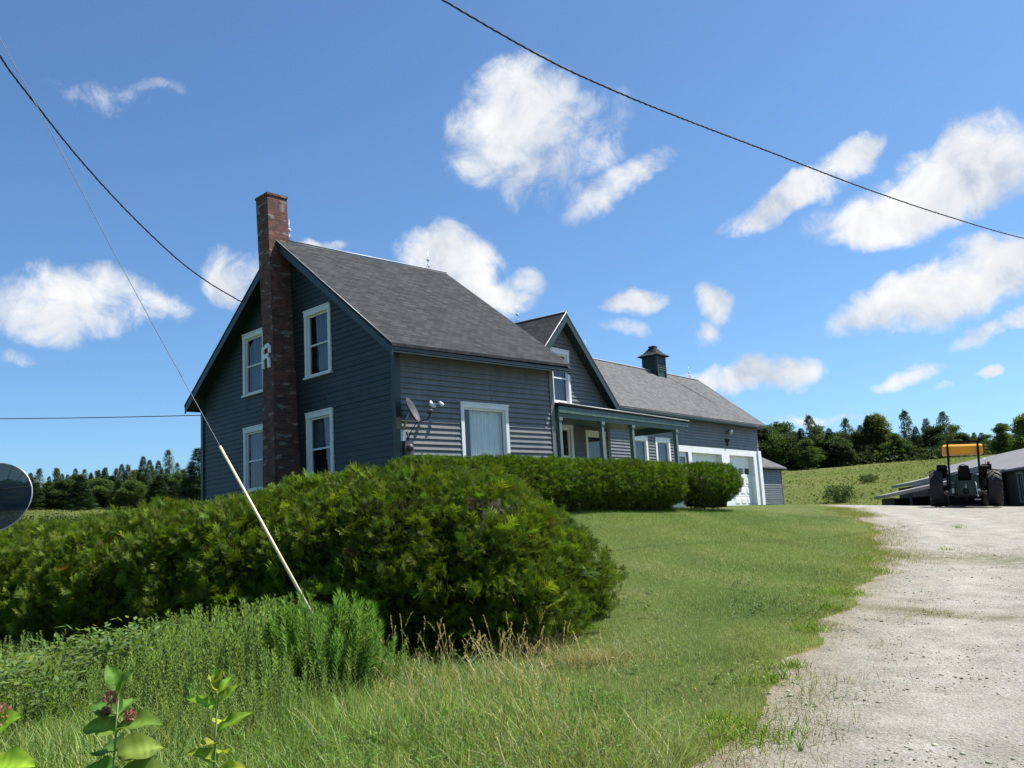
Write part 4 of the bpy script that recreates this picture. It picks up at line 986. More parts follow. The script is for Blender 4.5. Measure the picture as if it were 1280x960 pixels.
# ------------------------------------------------------------------ vegetation templates
def blade_t(w=.006, bend=.35, levels=(0, .45, .8, 1.0)):
    t = Tmpl(); pts = [(bend*h*h, 0, h*(1-.25*bend*h)) for h in levels]; ws = [w, w*.9, w*.55, 0][:len(levels)]
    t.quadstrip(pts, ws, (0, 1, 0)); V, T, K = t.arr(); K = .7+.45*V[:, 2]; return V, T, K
def leaflet(t, p, d, side, L, w, k, droop=0.0, nrm=None):
    p = np.array(p); d = np.array(d)/np.linalg.norm(d); dz = np.array((0, 0, -1.0))
    t.quadstrip([p, p+d*L*.45+dz*droop*L*.2, p+d*L+dz*droop*L*.8], [w*.25, w, 0], side, k)
def stalk_t(seed, n=44, leafL=.1, leafw=.008, top=.96, bottom=.12, up=.75, stemw=.004):
    r = np.random.default_rng(seed); t = Tmpl()
    sx, sy = r.normal(0, .05, 2); f = lambda h: np.array((sx*h*h, sy*h*h, h))
    t.quadstrip([f(0), f(.5), f(1)], [stemw, stemw*.8, stemw*.3], (0, 1, 0), .75)
    for i in range(n):
        h = bottom+(top-bottom)*(i/n)**.8; a = i*2.4+r.normal(0, .3); L = leafL*(1.15-.5*h)*r.uniform(.8, 1.2)
        d = (cos(a), sin(a), up+.5*h); side = (-sin(a), cos(a), 0)
        leaflet(t, f(h), d, side, L, leafw, .75+.4*h+r.normal(0, .08), .35)
    for i in range(10):
        a = r.uniform(0, 6.28); leaflet(t, f(.97), (cos(a)*.5, sin(a)*.5, 1), (-sin(a), cos(a), 0), leafL*.6, leafw*.8, 1.25)
    return t.arr()
def bush_t(seed, n=26, L=.055, w=.018):
    r = np.random.default_rng(seed); t = Tmpl()
    for i in range(n):
        a = r.uniform(0, 6.28); el = r.uniform(.1, 1.4); h = r.uniform(.1, 1); rad = .35*r.uniform(0, 1)**.5
        p = (rad*cos(a), rad*sin(a), h); leaflet(t, p, (cos(a+r.normal(0, .6))*cos(el), sin(a)*cos(el), sin(el)*.5), (-sin(a), cos(a), r.normal(0, .3)), L*r.uniform(.7, 1.3)*2, w*r.uniform(.8, 1.3), .6+.5*h, .2)
    for i in range(5):
        a = r.uniform(0, 6.28); t.quadstrip([(0, 0, 0), (.2*cos(a), .2*sin(a), .8)], [.005, .002], (-sin(a), cos(a), 0), .6)
    return t.arr()
def seed_t(seed):
    r = np.random.default_rng(seed); t = Tmpl(); b = r.uniform(.1, .3)
    f = lambda h: np.array((b*h**3, 0, h*(1-.1*h))); hs = np.linspace(0, 1, 6)
    t.quadstrip([f(h) for h in hs], [.0022]*5+[.001], (0, 1, 0), 1)
    for i in range(16):
        h = .78+.22*i/16; a = r.uniform(0, 6.28); leaflet(t, f(h), (cos(a)*.5+.3, sin(a)*.5, .9), (-sin(a), cos(a), 0), .045, .005, 1.15, .3)
    return t.arr()
def spray_t(seed, n=6):
    """flat fan of scale-leaf twigs"""
    r = np.random.default_rng(seed); t = Tmpl()
    t.quadstrip([(0, 0, 0), (.5, 0, .04), (1, 0, .0)], [.03, .035, 0], (0, 1, 0), 1)
    for i in range(n):
        x = .12+.75*i/n
        for s in (-1, 1):
            L = (.62-.5*x)*r.uniform(.8, 1.25)+.12; a = s*(.75+r.normal(0, .12)); d = np.array((cos(a), sin(a), r.normal(0, .15)))
            side = np.array((-sin(a), cos(a), 0))
            t.quadstrip([(x, 0, .02), np.array((x, 0, .02))+d*L*.55, np.array((x, 0, 0))+d*L], [.016, .027, 0], side, r.uniform(.8, 1.2))
    return t.arr()
def clump_t(seed, n=9, size=.5):
    r = np.random.default_rng(seed); t = Tmpl()
    for i in range(n):
        p = r.normal(0, .36, 3); d = r.normal(0, 1, 3); d /= np.linalg.norm(d); s = np.cross(d, r.normal(0, 1, 3)); s /= np.linalg.norm(s)
        t.quadstrip([p-d*size*.5, p, p+d*size*.5], [0.001, size*.3, 0], s, r.uniform(.7, 1.3))
    return t.arr()
def rnd(n, a, b): return RNG.uniform(a, b, n)
def colvar(n, c, v=.18, hue=.1):
    b = 1+RNG.normal(0, v, n); h = RNG.normal(0, hue, n)
    return np.clip(np.stack([c[0]*b*(1+h), c[1]*b, c[2]*b*(1-h)], 1), .003, 1)
def plan(n, u0, u1, d0, d1, pw=1.0):
    """random plan points in a wedge, uniform in area"""
    a0 = YAW-math.atan((u0-640)/FPX); a1 = YAW-math.atan((u1-640)/FPX)
    a = RNG.uniform(min(a0, a1), max(a0, a1), n); d = (RNG.uniform(0, 1, n)**(1/(1+pw)))*(d1**(1))  # placeholder
    d = np.sqrt(d0**2+(d1**2-d0**2)*RNG.uniform(0, 1, n)**pw)
    x = CAM[0]+d*np.cos(a); y = CAM[1]+d*np.sin(a); return x, y, d, a
def ucol(x, y):
    """bearing column"""
    a = np.arctan2(y-CAM[1], x-CAM[0]); return 640+FPX*np.tan(YAW-a)

# ------------------------------------------------------------------ hedges
def hedge(name, label, line, R, ztopf, dens, spray, colr, lift=.0, lump=.14, pexp=2.6, clipf=None, base=None, tap=.22, ttap=.12, big=0):
    line = [tuple(map(float, p)) for p in line]
    T = thing(name, (line[0][0], line[0][1], gz1(*line[0])), label, 'hedge')
    xs = [p[0] for p in line]; ys = [p[1] for p in line]
    def F(P):
        d, s = seg_dist(P[:, 0], P[:, 1], line); g = gz(P[:, 0], P[:, 1])+lift; zt = ztopf(s)
        zc = (g+zt)/2; H_ = (zt-g)/2; zz = (P[:, 2]-zc)/H_
        Rz = R*(1-ttap*np.clip((zz+.35)/1.35, 0, 1)**1.6)*(1-tap*np.clip(-zz+.1, 0, 1)**1.5)
        f = ((d/Rz)**pexp+np.where(zz < 0, np.abs(zz)**6, np.abs(zz)**(pexp+1.2)))**(1/pexp)
        return (f-1)*np.minimum(R, H_)+lump*snoise(P, 1.7, 21)+lump*.55*snoise(P, 5.1, 22)+.035*snoise(P, 14, 23)
    # rejection sample a shell
    zmin = min(gz1(*p) for p in line)-.1; zmax = max(ztopf(np.linspace(0, 30, 50)))+.3
    out = []; tot = 0; area = sum(math.dist(a, b) for a, b in zip(line, line[1:]))*(2*(zmax-zmin)+2*R)+pi*R*(zmax-zmin)*2
    need = int(area*dens)
    while tot < need:
        n = 400000; P = np.stack([RNG.uniform(min(xs)-R-.3, max(xs)+R+.3, n), RNG.uniform(min(ys)-R-.3, max(ys)+R+.3, n), RNG.uniform(zmin, zmax, n)], 1)
        f = F(P); k = (f < .06) & (f > -.2+.0*f); P = P[k]; out.append(P); tot += len(P)
        if len(out) > 60: break
    P = np.vstack(out)[:need]
    e = .05; g0 = F(P); G = np.stack([F(P+np.array(v)*e)-g0 for v in ((1, 0, 0), (0, 1, 0), (0, 0, 1))], 1)
    G /= np.linalg.norm(G, axis=1, keepdims=True)+1e-9
    n = len(P)
    tang = G*.75+RNG.normal(0, .45, (n, 3))+np.array((0, 0, .38)); tang /= np.linalg.norm(tang, axis=1, keepdims=True)
    nr = np.cross(tang, RNG.normal(0, 1, (n, 3)))+np.array((0, 0, .25))
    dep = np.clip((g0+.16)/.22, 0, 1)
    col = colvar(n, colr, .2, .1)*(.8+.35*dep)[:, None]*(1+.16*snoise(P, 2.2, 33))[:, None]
    # a few browned sprays
    br = RNG.uniform(0, 1, n) < .012; col[br] = np.array((.16, .1, .045))*RNG.uniform(.6, 1.1, (br.sum(), 1))
    ts = [spray_t(k) for k in range(5)]; parts = []
    for k in range(5):
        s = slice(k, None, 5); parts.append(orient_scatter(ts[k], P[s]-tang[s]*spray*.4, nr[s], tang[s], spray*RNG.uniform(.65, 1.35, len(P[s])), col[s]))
    if big:
        k = (RNG.uniform(0, 1, n) < big) & (g0 > -.1); Pb = P[k]; tb = G[k]*.8+RNG.normal(0, .4, (k.sum(), 3))+np.array((0, 0, .3)); cb = col[k]*np.array((1.35, 1.28, 1.1))
        for q_ in range(3):
            s = slice(q_, None, 3); parts.append(orient_scatter(spray_t(q_+60, 9), Pb[s]-tb[s]*.05, nr[k][s], tb[s]/np.linalg.norm(tb[s], axis=1, keepdims=True), RNG.uniform(.12, .235, len(Pb[s])), cb[s]))
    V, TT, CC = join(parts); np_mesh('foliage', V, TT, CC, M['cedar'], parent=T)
    # branches inside: dark core shell following the same form
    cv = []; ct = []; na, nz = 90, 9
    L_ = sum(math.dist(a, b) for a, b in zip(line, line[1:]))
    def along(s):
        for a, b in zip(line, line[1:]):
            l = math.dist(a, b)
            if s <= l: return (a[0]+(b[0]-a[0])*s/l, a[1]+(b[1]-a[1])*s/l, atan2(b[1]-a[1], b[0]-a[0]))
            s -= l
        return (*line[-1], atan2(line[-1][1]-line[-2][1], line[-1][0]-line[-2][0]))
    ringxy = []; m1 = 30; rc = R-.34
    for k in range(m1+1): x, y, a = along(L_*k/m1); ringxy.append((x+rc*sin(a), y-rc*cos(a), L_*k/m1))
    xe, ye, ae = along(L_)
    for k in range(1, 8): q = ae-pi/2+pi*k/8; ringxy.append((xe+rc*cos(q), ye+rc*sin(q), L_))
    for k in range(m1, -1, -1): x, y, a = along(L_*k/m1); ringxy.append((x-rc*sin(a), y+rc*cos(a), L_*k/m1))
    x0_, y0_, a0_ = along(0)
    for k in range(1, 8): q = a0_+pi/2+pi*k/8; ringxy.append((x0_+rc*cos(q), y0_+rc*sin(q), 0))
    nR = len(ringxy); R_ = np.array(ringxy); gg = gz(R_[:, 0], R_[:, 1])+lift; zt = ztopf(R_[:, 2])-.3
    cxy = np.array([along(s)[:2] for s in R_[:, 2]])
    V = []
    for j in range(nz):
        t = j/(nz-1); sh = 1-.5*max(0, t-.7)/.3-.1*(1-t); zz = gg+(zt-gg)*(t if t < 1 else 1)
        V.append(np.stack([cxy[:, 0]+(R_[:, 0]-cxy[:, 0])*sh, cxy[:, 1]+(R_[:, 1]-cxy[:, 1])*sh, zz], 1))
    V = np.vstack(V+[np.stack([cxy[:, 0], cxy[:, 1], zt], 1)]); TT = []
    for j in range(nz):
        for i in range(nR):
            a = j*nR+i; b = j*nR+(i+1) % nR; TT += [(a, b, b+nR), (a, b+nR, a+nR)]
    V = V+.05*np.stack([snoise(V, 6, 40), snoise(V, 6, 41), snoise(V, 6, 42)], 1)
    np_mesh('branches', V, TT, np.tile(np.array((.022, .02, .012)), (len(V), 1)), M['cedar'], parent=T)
    return T
hedge('hedge', 'big untrimmed cedar hedge in the foreground, running left from the lawn', [(-4.6, -7.34), (-5.42, -4.5), (-6.1, 0), (-6.6, 12), (-7.5, 20)], 1.46,
      lambda s: np.interp(s, [0, 1.2, 3, 6, 12, 30], [-.2, -.1, -.17, -.3, -.45, -.6]), 1000, .09, (.085, .12, .022), lump=.27, tap=.0, ttap=.5, big=.09, lift=-.3)
hedge('hedge', 'long clipped evergreen hedge in front of the farmhouse picture window', [(-1.6, -2.75), (1.5, -2.8), (5.5, -2.85)], .62,
      lambda s: np.interp(s, [0, 3, 8], [.54, .54, .44]), 800, .09, (.08, .12, .02), lump=.09, lift=.06, pexp=3.0, tap=.5)
hedge('hedge', 'rounded evergreen shrub at the right end of the clipped hedge by the garage doors', [(6.98, -2.9), (7.72, -2.95)], .62,
      lambda s: np.interp(s, [0, 3], [.46, .4]), 800, .09, (.075, .12, .018), lump=.1, lift=.08, pexp=2.6, tap=.6)

# ------------------------------------------------------------------ grasses and weeds
parts_g = []; parts_w = []; parts_b = []; parts_s = []
BT = [blade_t(.0055, b) for b in (.15, .4, .7, 1.0)]; BS = [blade_t(.012, b, (0, .6, 1.0)) for b in (.2, .6)]
def hd(x, y):
    d, s = seg_dist(x, y, [(-4.75, -7.15), (-5.5, -4.5), (-6.1, 0), (-6.6, 12)]); return d
def put_blades(x, y, h, col, T_=BT, w=1.0, lean=.25, out=None):
    n = len(x); z = gz(x, y)-.01; P = np.stack([x, y, z], 1)
    for k, t in enumerate(T_):
        s = slice(k, None, len(T_)); m = len(x[s])
        V, TT, C = scatter(t, P[s], rnd(m, 0, 6.28), h[s]*0+w, col[s], np.abs(RNG.normal(0, lean, m)), rnd(m, 0, 6.28), zscl=h[s])
        # horizontal bend scales with height
        out.append((V, TT, C))
def put_blades2(x, y, h, col, T_=BT, wid=1.0, lean=.25, out=None):
    n = len(x); z = gz(x, y)-.01; P = np.stack([x, y, z], 1)
    for k, t in enumerate(T_):
        s = slice(k, None, len(T_)); m = len(x[s])
        if m == 0: continue
        tv = t[0].copy(); 
        V, TT, C = scatter((tv*np.array((1, 3.0*wid, 1)), t[1], t[2]), P[s], rnd(m, 0, 6.28), h[s], col[s], np.abs(RNG.normal(0, lean, m)), rnd(m, 0, 6.28))
        out.append((V, TT, C))
# tall rough grass in the foreground (left of the mown lawn)
n = 150000; x, y, d, a = plan(n, -80, 1000, 4.6, 11.5, 1.15); u = ucol(x, y)
lim = np.interp(u, [-100, 450, 640, 760, 860, 960], [11.5, 10.5, 9.4, 7.6, 6.6, 5.2])+.35*snoise(np.stack([x, y], 1), 1.3, 51)
k = (d < lim) & (hd(x, y) > 1.05) & ~is_gravel(x, y); x, y, d, u = x[k], y[k], d[k], u[k]; P2 = np.stack([x, y], 1)
h = np.interp(u, [-100, 420, 650, 800, 950], [.34, .30, .26, .19, .1])*(1+.3*snoise(P2, .9, 52))*RNG.uniform(.55, 1.35, len(x))
h *= np.clip((lim[k]-d)/1.2, .35, 1)
c = colvar(len(x), (.18, .255, .07), .28, .14)*(1+.3*snoise(P2, 1.6, 58))[:, None]
dry = np.clip(snoise(P2, 1.1, 53)*.9+np.interp(u, [0, 450, 600, 900], [-.9, -.25, .3, .25]), 0, 1)*RNG.uniform(0, 1, len(x))
dry = np.where(RNG.uniform(0, 1, len(x)) < .06, .9, dry)
c = c*(1-dry[:, None])+colvar(len(x), (.38, .33, .17), .15, .05)*dry[:, None]
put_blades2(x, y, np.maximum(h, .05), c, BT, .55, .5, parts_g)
# mown lawn, blades thinning with distance
n = 260000; x, y, d, a = plan(n, 560, 1150, 5.5, 24, 1.35); u = ucol(x, y)
k = (hd(x, y) > .9) & ~is_gravel(x, y) & (y < -2.1); x, y, d, u = x[k], y[k], d[k], u[k]; P2 = np.stack([x, y], 1)
h = RNG.uniform(.035, .075, len(x))*(1+.25*snoise(P2, 1.4, 61)); c = colvar(len(x), (.13, .22, .045), .16, .1)
f = np.clip(.45+.8*snoise(P2, .55, 62), 0, 1)[:, None]*.6; c = c*(1-f)+colvar(len(x), (.24, .28, .09), .14, .06)*f; c *= (1+.3*snoise(P2, 2.1, 64))[:, None]
dr = RNG.uniform(0, 1, len(x)) < (.1+.25*np.clip(snoise(P2, .8, 63), 0, 1)+.45*np.exp(-((u-770)**2)/9000-((d-10.4)**2)/3)+.25*np.exp(-((u-850)**2)/8000-((d-7)**2)/2)); c[dr] = colvar(dr.sum(), (.42, .42, .24), .12, .05)
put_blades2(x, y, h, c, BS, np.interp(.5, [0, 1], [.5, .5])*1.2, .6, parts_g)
# ragged fringe and tufts along the gravel
ex = np.array(EDGE[1:15]); 
for i in range(len(ex)-1):
    (x1, y1), (x2, y2) = ex[i], ex[i+1]; L_e = math.dist(ex[i], ex[i+1]); n = int(L_e*1500)
    t = RNG.uniform(0, 1, n); ww = np.abs(RNG.normal(0, .34, n)); nx, ny = (y2-y1)/L_e, -(x2-x1)/L_e
    sg = np.where(RNG.uniform(0, 1, n) < .5, 1, -1)
    x = x1+(x2-x1)*t+nx*ww*sg; y = y1+(y2-y1)*t+ny*ww*sg; P2 = np.stack([x, y], 1)
    k = snoise(P2, 2.6, 71) > -.1; x, y = x[k], y[k]
    cc = colvar(len(x), (.17, .23, .045), .2, .12); q = RNG.uniform(0, 1, len(x)) < .5; cc[q] = colvar(q.sum(), (.34, .26, .15), .2)
    put_blades2(x[~q], y[~q], RNG.uniform(.03, .1, (~q).sum()), cc[~q], BS, .6, .7, parts_g); put_blades2(x[q], y[q], RNG.uniform(.03, .09, q.sum()), cc[q], BS, .7, 1.1, parts_g)
for (u_, v_, r_, nn) in [(1015, 790, .16, 260), (1060, 745, .25, 420), (1037, 762, .15, 200), (985, 835, .14, 240), (965, 855, .2, 240), (930, 925, .3, 500), (905, 905, .2, 300), (1100, 715, .3, 300), (1085, 700, .3, 300), (1200, 660, .15, 60), (1185, 688, .2, 60), (1000, 945, .02, 10)]:
    p = gpix(u_, v_); x = RNG.normal(p[0], r_*.6, nn); y = RNG.normal(p[1], r_*.6, nn); cc = colvar(nn, (.2, .28, .04), .2, .15)
    put_blades2(x, y, RNG.uniform(.04, .11, nn), cc, BS, 1.2, .9, parts_g)
for (u_, v_, ru, rv, nn) in ((1235, 700, 2.6, 1.5, 7000), (1150, 765, 1.1, .32, 1400), (1225, 772, 1.5, .3, 1400)):
    p = gpix(u_, v_); a_ = YAW-math.atan((u_-640)/FPX); al = RNG.normal(0, .5, nn)*rv; ac = RNG.normal(0, .5, nn)*ru
    x = p[0]+cos(a_)*al+sin(a_)*ac; y = p[1]+sin(a_)*al-cos(a_)*ac; k = snoise(np.stack([x, y], 1), 2.5, 77) > -.1; x, y = x[k], y[k]
    put_blades2(x, y, RNG.uniform(.02, .05, len(x)), colvar(len(x), (.22, .22, .09), .15, .1), BS, 1.0, .9, parts_g)
n = 9000; x, y, d, a = plan(n, -90, 820, 4.8, 10.5, 1.0); u = ucol(x, y); P2 = np.stack([x, y], 1)
k = (d < np.interp(u, [-100, 450, 640, 760, 840], [11, 10, 9.3, 7.4, 6.4])) & (hd(x, y) > 1.2) & (snoise(P2, 1.5, 57) > -.1); x, y = x[k], y[k]
cc = colvar(len(x), (.26, .34, .15), .15, .06); q = RNG.uniform(0, 1, len(x)) < .3; cc[q] = colvar(q.sum(), (.42, .38, .22), .12)
BL = [blade_t(.004, b, (0, .25, .5, .7, .88, 1.0)) for b in (.9, 1.3, 1.7)]
put_blades2(x, y, RNG.uniform(.28, .55, len(x)), cc, BL, .75, .3, parts_g)
for (u_, v_, ru, rv, nn) in ((575, 880, .55, .5, 1500), (655, 815, .4, .3, 900), (480, 905, .4, .3, 500), (740, 830, .5, .25, 500)):
    p = gpix(u_, v_); a_ = YAW-math.atan((u_-640)/FPX); al = RNG.normal(0, .6, nn)*rv; ac = RNG.normal(0, .6, nn)*ru
    x = p[0]+cos(a_)*al+sin(a_)*ac; y = p[1]+sin(a_)*al-cos(a_)*ac; put_blades2(x, y, RNG.uniform(.15, .4, nn), colvar(nn, (.4, .31, .17), .2, .08), BL, .6, .5, parts_g)
# clover and rosettes low in the lawn
n = 900; x, y, d, a = plan(n, 640, 1120, 6, 14, 1.2); k = (hd(x, y) > 1.0) & ~is_gravel(x, y) & (snoise(np.stack([x, y], 1), 1.1, 66) > .05); x, y = x[k], y[k]
P = np.stack([x, y, gz(x, y)+.02], 1)
for kk in range(3):
    s = slice(kk, None, 3); parts_g.append(scatter(bush_t(kk+71, 12, .2, .11), P[s], rnd(len(P[s]), 0, 6.28), rnd(len(P[s]), .045, .09), colvar(len(P[s]), (.13, .21, .055), .2, .1)))
V, TT, CC = join(parts_g); tag(np_mesh('grass', V, TT, CC, M['grass'], base=(-5, -12, -2.3)), 'green and straw coloured grass of the lawn and verge', 'grass', kind='stuff')

# feathery weeds along the hedge foot
n = 9500; x, y, d, a = plan(n, -90, 480, 6.2, 13.5, 1.0); u = ucol(x, y)
far = np.interp(u, [-100, 200, 420, 480], [14.0, 12.2, 9.8, 9.0]); near = np.interp(u, [-100, 200, 330, 480], [7.2, 6.6, 7.0, 8.0])
k = (d < far) & (d > near) & (RNG.uniform(0, 1, n) < np.interp(u, [-90, 120, 200], [.45, .5, 1])) & (RNG.uniform(0, 1, n) < .75+.6*snoise(np.stack([x, y], 1), 1.7, 89)) & (hd(x, y) > 1.0) & (RNG.uniform(0, 1, n) < np.clip(1.0-(u-330)/120, 0, 1)); x, y, d, u = x[k], y[k], d[k], u[k]
P = np.stack([x, y, gz(x, y)-.02], 1); h = np.interp(d, [6, 7.4, 9, 10.5], [.36, .56, .74, .72])*RNG.uniform(.72, 1.12, len(x))*np.interp(u, [-90, 60, 130, 220, 330, 430], [.8, .8, .66, 1.0, 1.1, .85])*(1+.38*snoise(P[:, :2], 1.5, 81))
c = colvar(len(x), (.14, .21, .06), .16, .08)*(1+.28*snoise(P[:, :2], 1.0, 82))[:, None]; yy = np.clip(snoise(P[:, :2], .8, 83), 0, 1)[:, None]; c = c*(1-.6*yy)+colvar(len(x), (.2, .24, .1), .1, .05)*.6*yy
for kk in range(5):
    s = slice(kk, None, 5); m_ = len(x[s]); parts_w.append(scatter(stalk_t(kk+1, *((44, .1, .008), (60, .07, .006), (34, .15, .007), (50, .12, .011), (40, .085, .006))[kk]), P[s], rnd(m_, 0, 6.28), h[s], c[s], np.abs(RNG.normal(0, .12, m_)), rnd(m_, 0, 6.28)))
# compound-leaved brambles at the far left
n = 300; x, y, d, a = plan(n, -110, 190, 8.4, 11.4, 1.0); k = (hd(x, y) > 1.0) & (snoise(np.stack([x, y], 1), 1.0, 88) > -.25); x, y = x[k], y[k]
P = np.stack([x, y, gz(x, y)], 1); h = RNG.uniform(.5, .82, len(x)); c = colvar(len(x), (.13, .19, .06), .18, .1)
for kk in range(4):
    s = slice(kk, None, 4); parts_w.append(scatter(bush_t(kk+51, 44, .06, .024), P[s], rnd(len(P[s]), 0, 6.28), h[s], c[s]))
# broad-leaved low weeds
n = 2600; x, y, d, a = plan(n, -90, 760, 5.2, 10.5, 1.0); u = ucol(x, y)
lim = np.interp(u, [-100, 450, 640, 760], [11, 10, 9.0, 7.0]); k = (d < lim) & (hd(x, y) > 1.0) & (snoise(np.stack([x, y], 1), 1.2, 91) > .0); x, y, d = x[k], y[k], d[k]
P = np.stack([x, y, gz(x, y)], 1); h = RNG.uniform(.18, .36, len(x)); c = colvar(len(x), (.11, .2, .045), .2, .1)
for kk in range(4):
    s = slice(kk, None, 4); parts_w.append(scatter(bush_t(kk+11), P[s], rnd(len(P[s]), 0, 6.28), h[s], c[s]))
V, TT, CC = join(parts_w); tag(np_mesh('weeds', V, TT, CC, M['leaf'], base=(-7, -9, -2.3)), 'feathery green weeds crowding the foot of the cedar hedge', 'weeds', kind='stuff')
# tan seed heads
n = 900; x, y, d, a = plan(n, 430, 900, 5.6, 10.2, 1.0); u = ucol(x, y)
dens = np.interp(u, [430, 560, 640, 700, 760, 900], [.35, .5, 1, .5, .12, .05]); k = (RNG.uniform(0, 1, n) < dens) & (hd(x, y) > 1.1) & (d < np.interp(u, [430, 640, 900], [10, 9.6, 6])); x, y, u = x[k], y[k], u[k]
p = gpix(655, 800); x = np.concatenate([x, RNG.normal(p[0], .22, 150)]); y = np.concatenate([y, RNG.normal(p[1], .22, 150)])
P = np.stack([x, y, gz(x, y)], 1); h = RNG.uniform(.4, .72, len(x)); c = colvar(len(x), (.36, .28, .16), .15, .06)
for kk in range(4):
    s = slice(kk, None, 4); m_ = len(x[s]); parts_s.append(scatter(seed_t(kk), P[s], rnd(m_, 0, 6.28), h[s], c[s], np.abs(RNG.normal(0, .22, m_)), rnd(m_, 0, 6.28)))
V, TT, CC = join(parts_s); tag(np_mesh('dry_seed_grass', V, TT, CC, M['grass'], base=(-6, -10, -2.3)), 'tan grass stems with seed heads in front of the hedge end', 'dry grass', kind='stuff')

# the dense bright clump where the guy guard stands, a smaller one right of it
def weed_clump(label, cx, cy, r, hmax, n, seed, colr):
    g = gz1(cx, cy); T = thing('weed_clump', (cx, cy, g), label, 'weeds')
    q = np.random.default_rng(seed); a = q.uniform(0, 6.28, n); rr = r*np.sqrt(q.uniform(0, 1, n)); x = cx+rr*np.cos(a); y = cy+rr*np.sin(a)
    P = np.stack([x, y, gz(x, y)-.02], 1); h = hmax*(1-.45*(rr/r)**2)*q.uniform(.82, 1.06, n); c = colvar(n, colr, .14, .08); pp = []
    for kk in range(4):
        s = slice(kk, None, 4); m_ = len(x[s]); pp.append(scatter(stalk_t(kk+31, 84, .17, .0065, .97, .1, .9), P[s], rnd(m_, 0, 6.28), h[s], c[s], (rr[s]/r)*.38+q.uniform(0, .12, m_), a[s]+q.normal(0, .5, m_)))
    V, TT, CC = join(pp); np_mesh('foliage', V, TT, CC, M['leaf'], parent=T); return T
p = ud(392, 8.7); weed_clump('dense bright green leafy weed clump around the foot of the yellow guy guard', p[0], p[1], .43, 1.02, 190, 5, (.1, .195, .035))
p = ud(455, 8.9); weed_clump('small bright green weed tuft just right of the dense clump', p[0], p[1], .17, .68, 26, 6, (.11, .2, .04))

# milkweed plants close to the camera
def ovate(t, p, d, nrm, L, w, k, fold=.25, curl=.2):
    p = np.array(p, float); d = np.array(d, float); d /= np.linalg.norm(d); nrm = np.array(nrm, float); s = np.cross(nrm, d); s /= np.linalg.norm(s); nrm = np.cross(d, s)
    N = 15; i0 = len(t.V)
    for i in range(N):
        x = i/(N-1); ww = w*(sin(pi*min(1, x**.8)))**.7 if 0 < x < 1 else 0.002; c = p+d*L*x-nrm*curl*L*x*x
        for sd, kk in ((-1, .85), (-.5, 1.0+.16*(i % 2)), (0, 1.55), (.5, 1.0+.16*(i % 2)), (1, .85)): t.V.append(c+s*ww*sd+nrm*abs(sd)*ww*fold+nrm*.09*L*sin(x*11+sd*2)*abs(sd)*.5); t.K.append(k*kk)
    for i in range(N-1):
        for j in range(4):
            a = i0+i*5+j; t.T += [(a, a+1, a+6), (a, a+6, a+5)]
def milkweed(label, u, vtop, D, leaves, flowers, colr, seed):
    P = at(u, vtop, D); g = gz1(P[0], P[1]); H_ = float(P[2])-g; q = np.random.default_rng(seed)
    T = thing('milkweed', (float(P[0]), float(P[1]), g), label, 'plant')
    m = MB(); m.tube([(P[0]+.03, P[1]-.02, g-.05), (P[0]-.02, P[1]+.01, g+H_*.5), (P[0], P[1], g+H_*.93)], .008, 8, .004); m.build('stem', paint_stem, T)
    base = np.array((P[0], P[1], g)); ang = q.uniform(0, 3)
    for i, (hf, L, w, el, az) in enumerate(leaves):
        t = Tmpl(); d = np.array(Rt*cos(az)-Fw*sin(az)*1.0); d[2] = 0; d /= np.linalg.norm(d); d = d*cos(el)+np.array((0, 0, 1))*sin(el)
        L *= .9; w *= 1.12; nr = np.array((0, 0, 1.0))-d*d[2]-.6*Fw+q.normal(0, .12, 3)
        ovate(t, base+np.array((0, 0, H_*hf)), d, nr, L, w, 1.0, q.uniform(.3, .55), q.uniform(.15, .5))
        V, TT, K = t.arr(); cc = np.clip(np.array(colr)*q.uniform(.7, 1.25)*np.array((q.uniform(.8, 1.35), 1, 1))*K[:, None]*(1+q.normal(0, .13, (len(K), 1))), 0, 1); o = np_mesh('leaf', V, TT, cc, M['leaf'], parent=T)
        o.data.polygons.foreach_set('use_smooth', [True]*len(TT))
    for (dx, hf, r) in flowers:
        t = Tmpl(); c0 = base+np.array((0, 0, H_*hf))+Rt*dx
        for i in range(150):
            d = q.normal(0, 1, 3); d /= np.linalg.norm(d); s = np.cross(d, q.normal(0, 1, 3)); s /= np.linalg.norm(s); pp = c0+d*r*q.uniform(.35, 1)
            t.quadstrip([pp, pp+d*.006, pp+d*.013], [.002, .005, 0], s, q.uniform(.6, 1.3))
        V, TT, K = t.arr(); np_mesh('flower_head', V, TT, np.clip(np.array((.42, .2, .2))*K[:, None], 0, 1), M['leaf'], parent=T)
paint_stem = paint('green_stem', (.12, .17, .05), .6, .15)
YG = (.2, .34, .03); DG = (.1, .2, .06)
milkweed('broad-leaved milkweed with faded pink flowers at the lower left', 148, 850, 3.9,
         [(.96, .13, .035, 1.25, 2.6), (.93, .15, .05, 1.1, .7), (.86, .13, .058, .75, -1.35), (.86, .17, .055, .5, 3.5), (.8, .22, .055, .45, .35), (.8, .16, .055, .3, 3.0), (.72, .2, .065, .2, -2.5), (.7, .2, .06, .3, -.4),
          (.62, .24, .07, .1, 3.3), (.6, .26, .07, .3, .15), (.5, .22, .07, .2, 1.4), (.48, .22, .07, .1, -1.7), (.38, .22, .07, .15, .3), (.36, .22, .07, .1, 3.0)], [(-.03, .93, .028), (.05, .86, .022), (-.05, .87, .02)], (.13, .25, .045), 1)
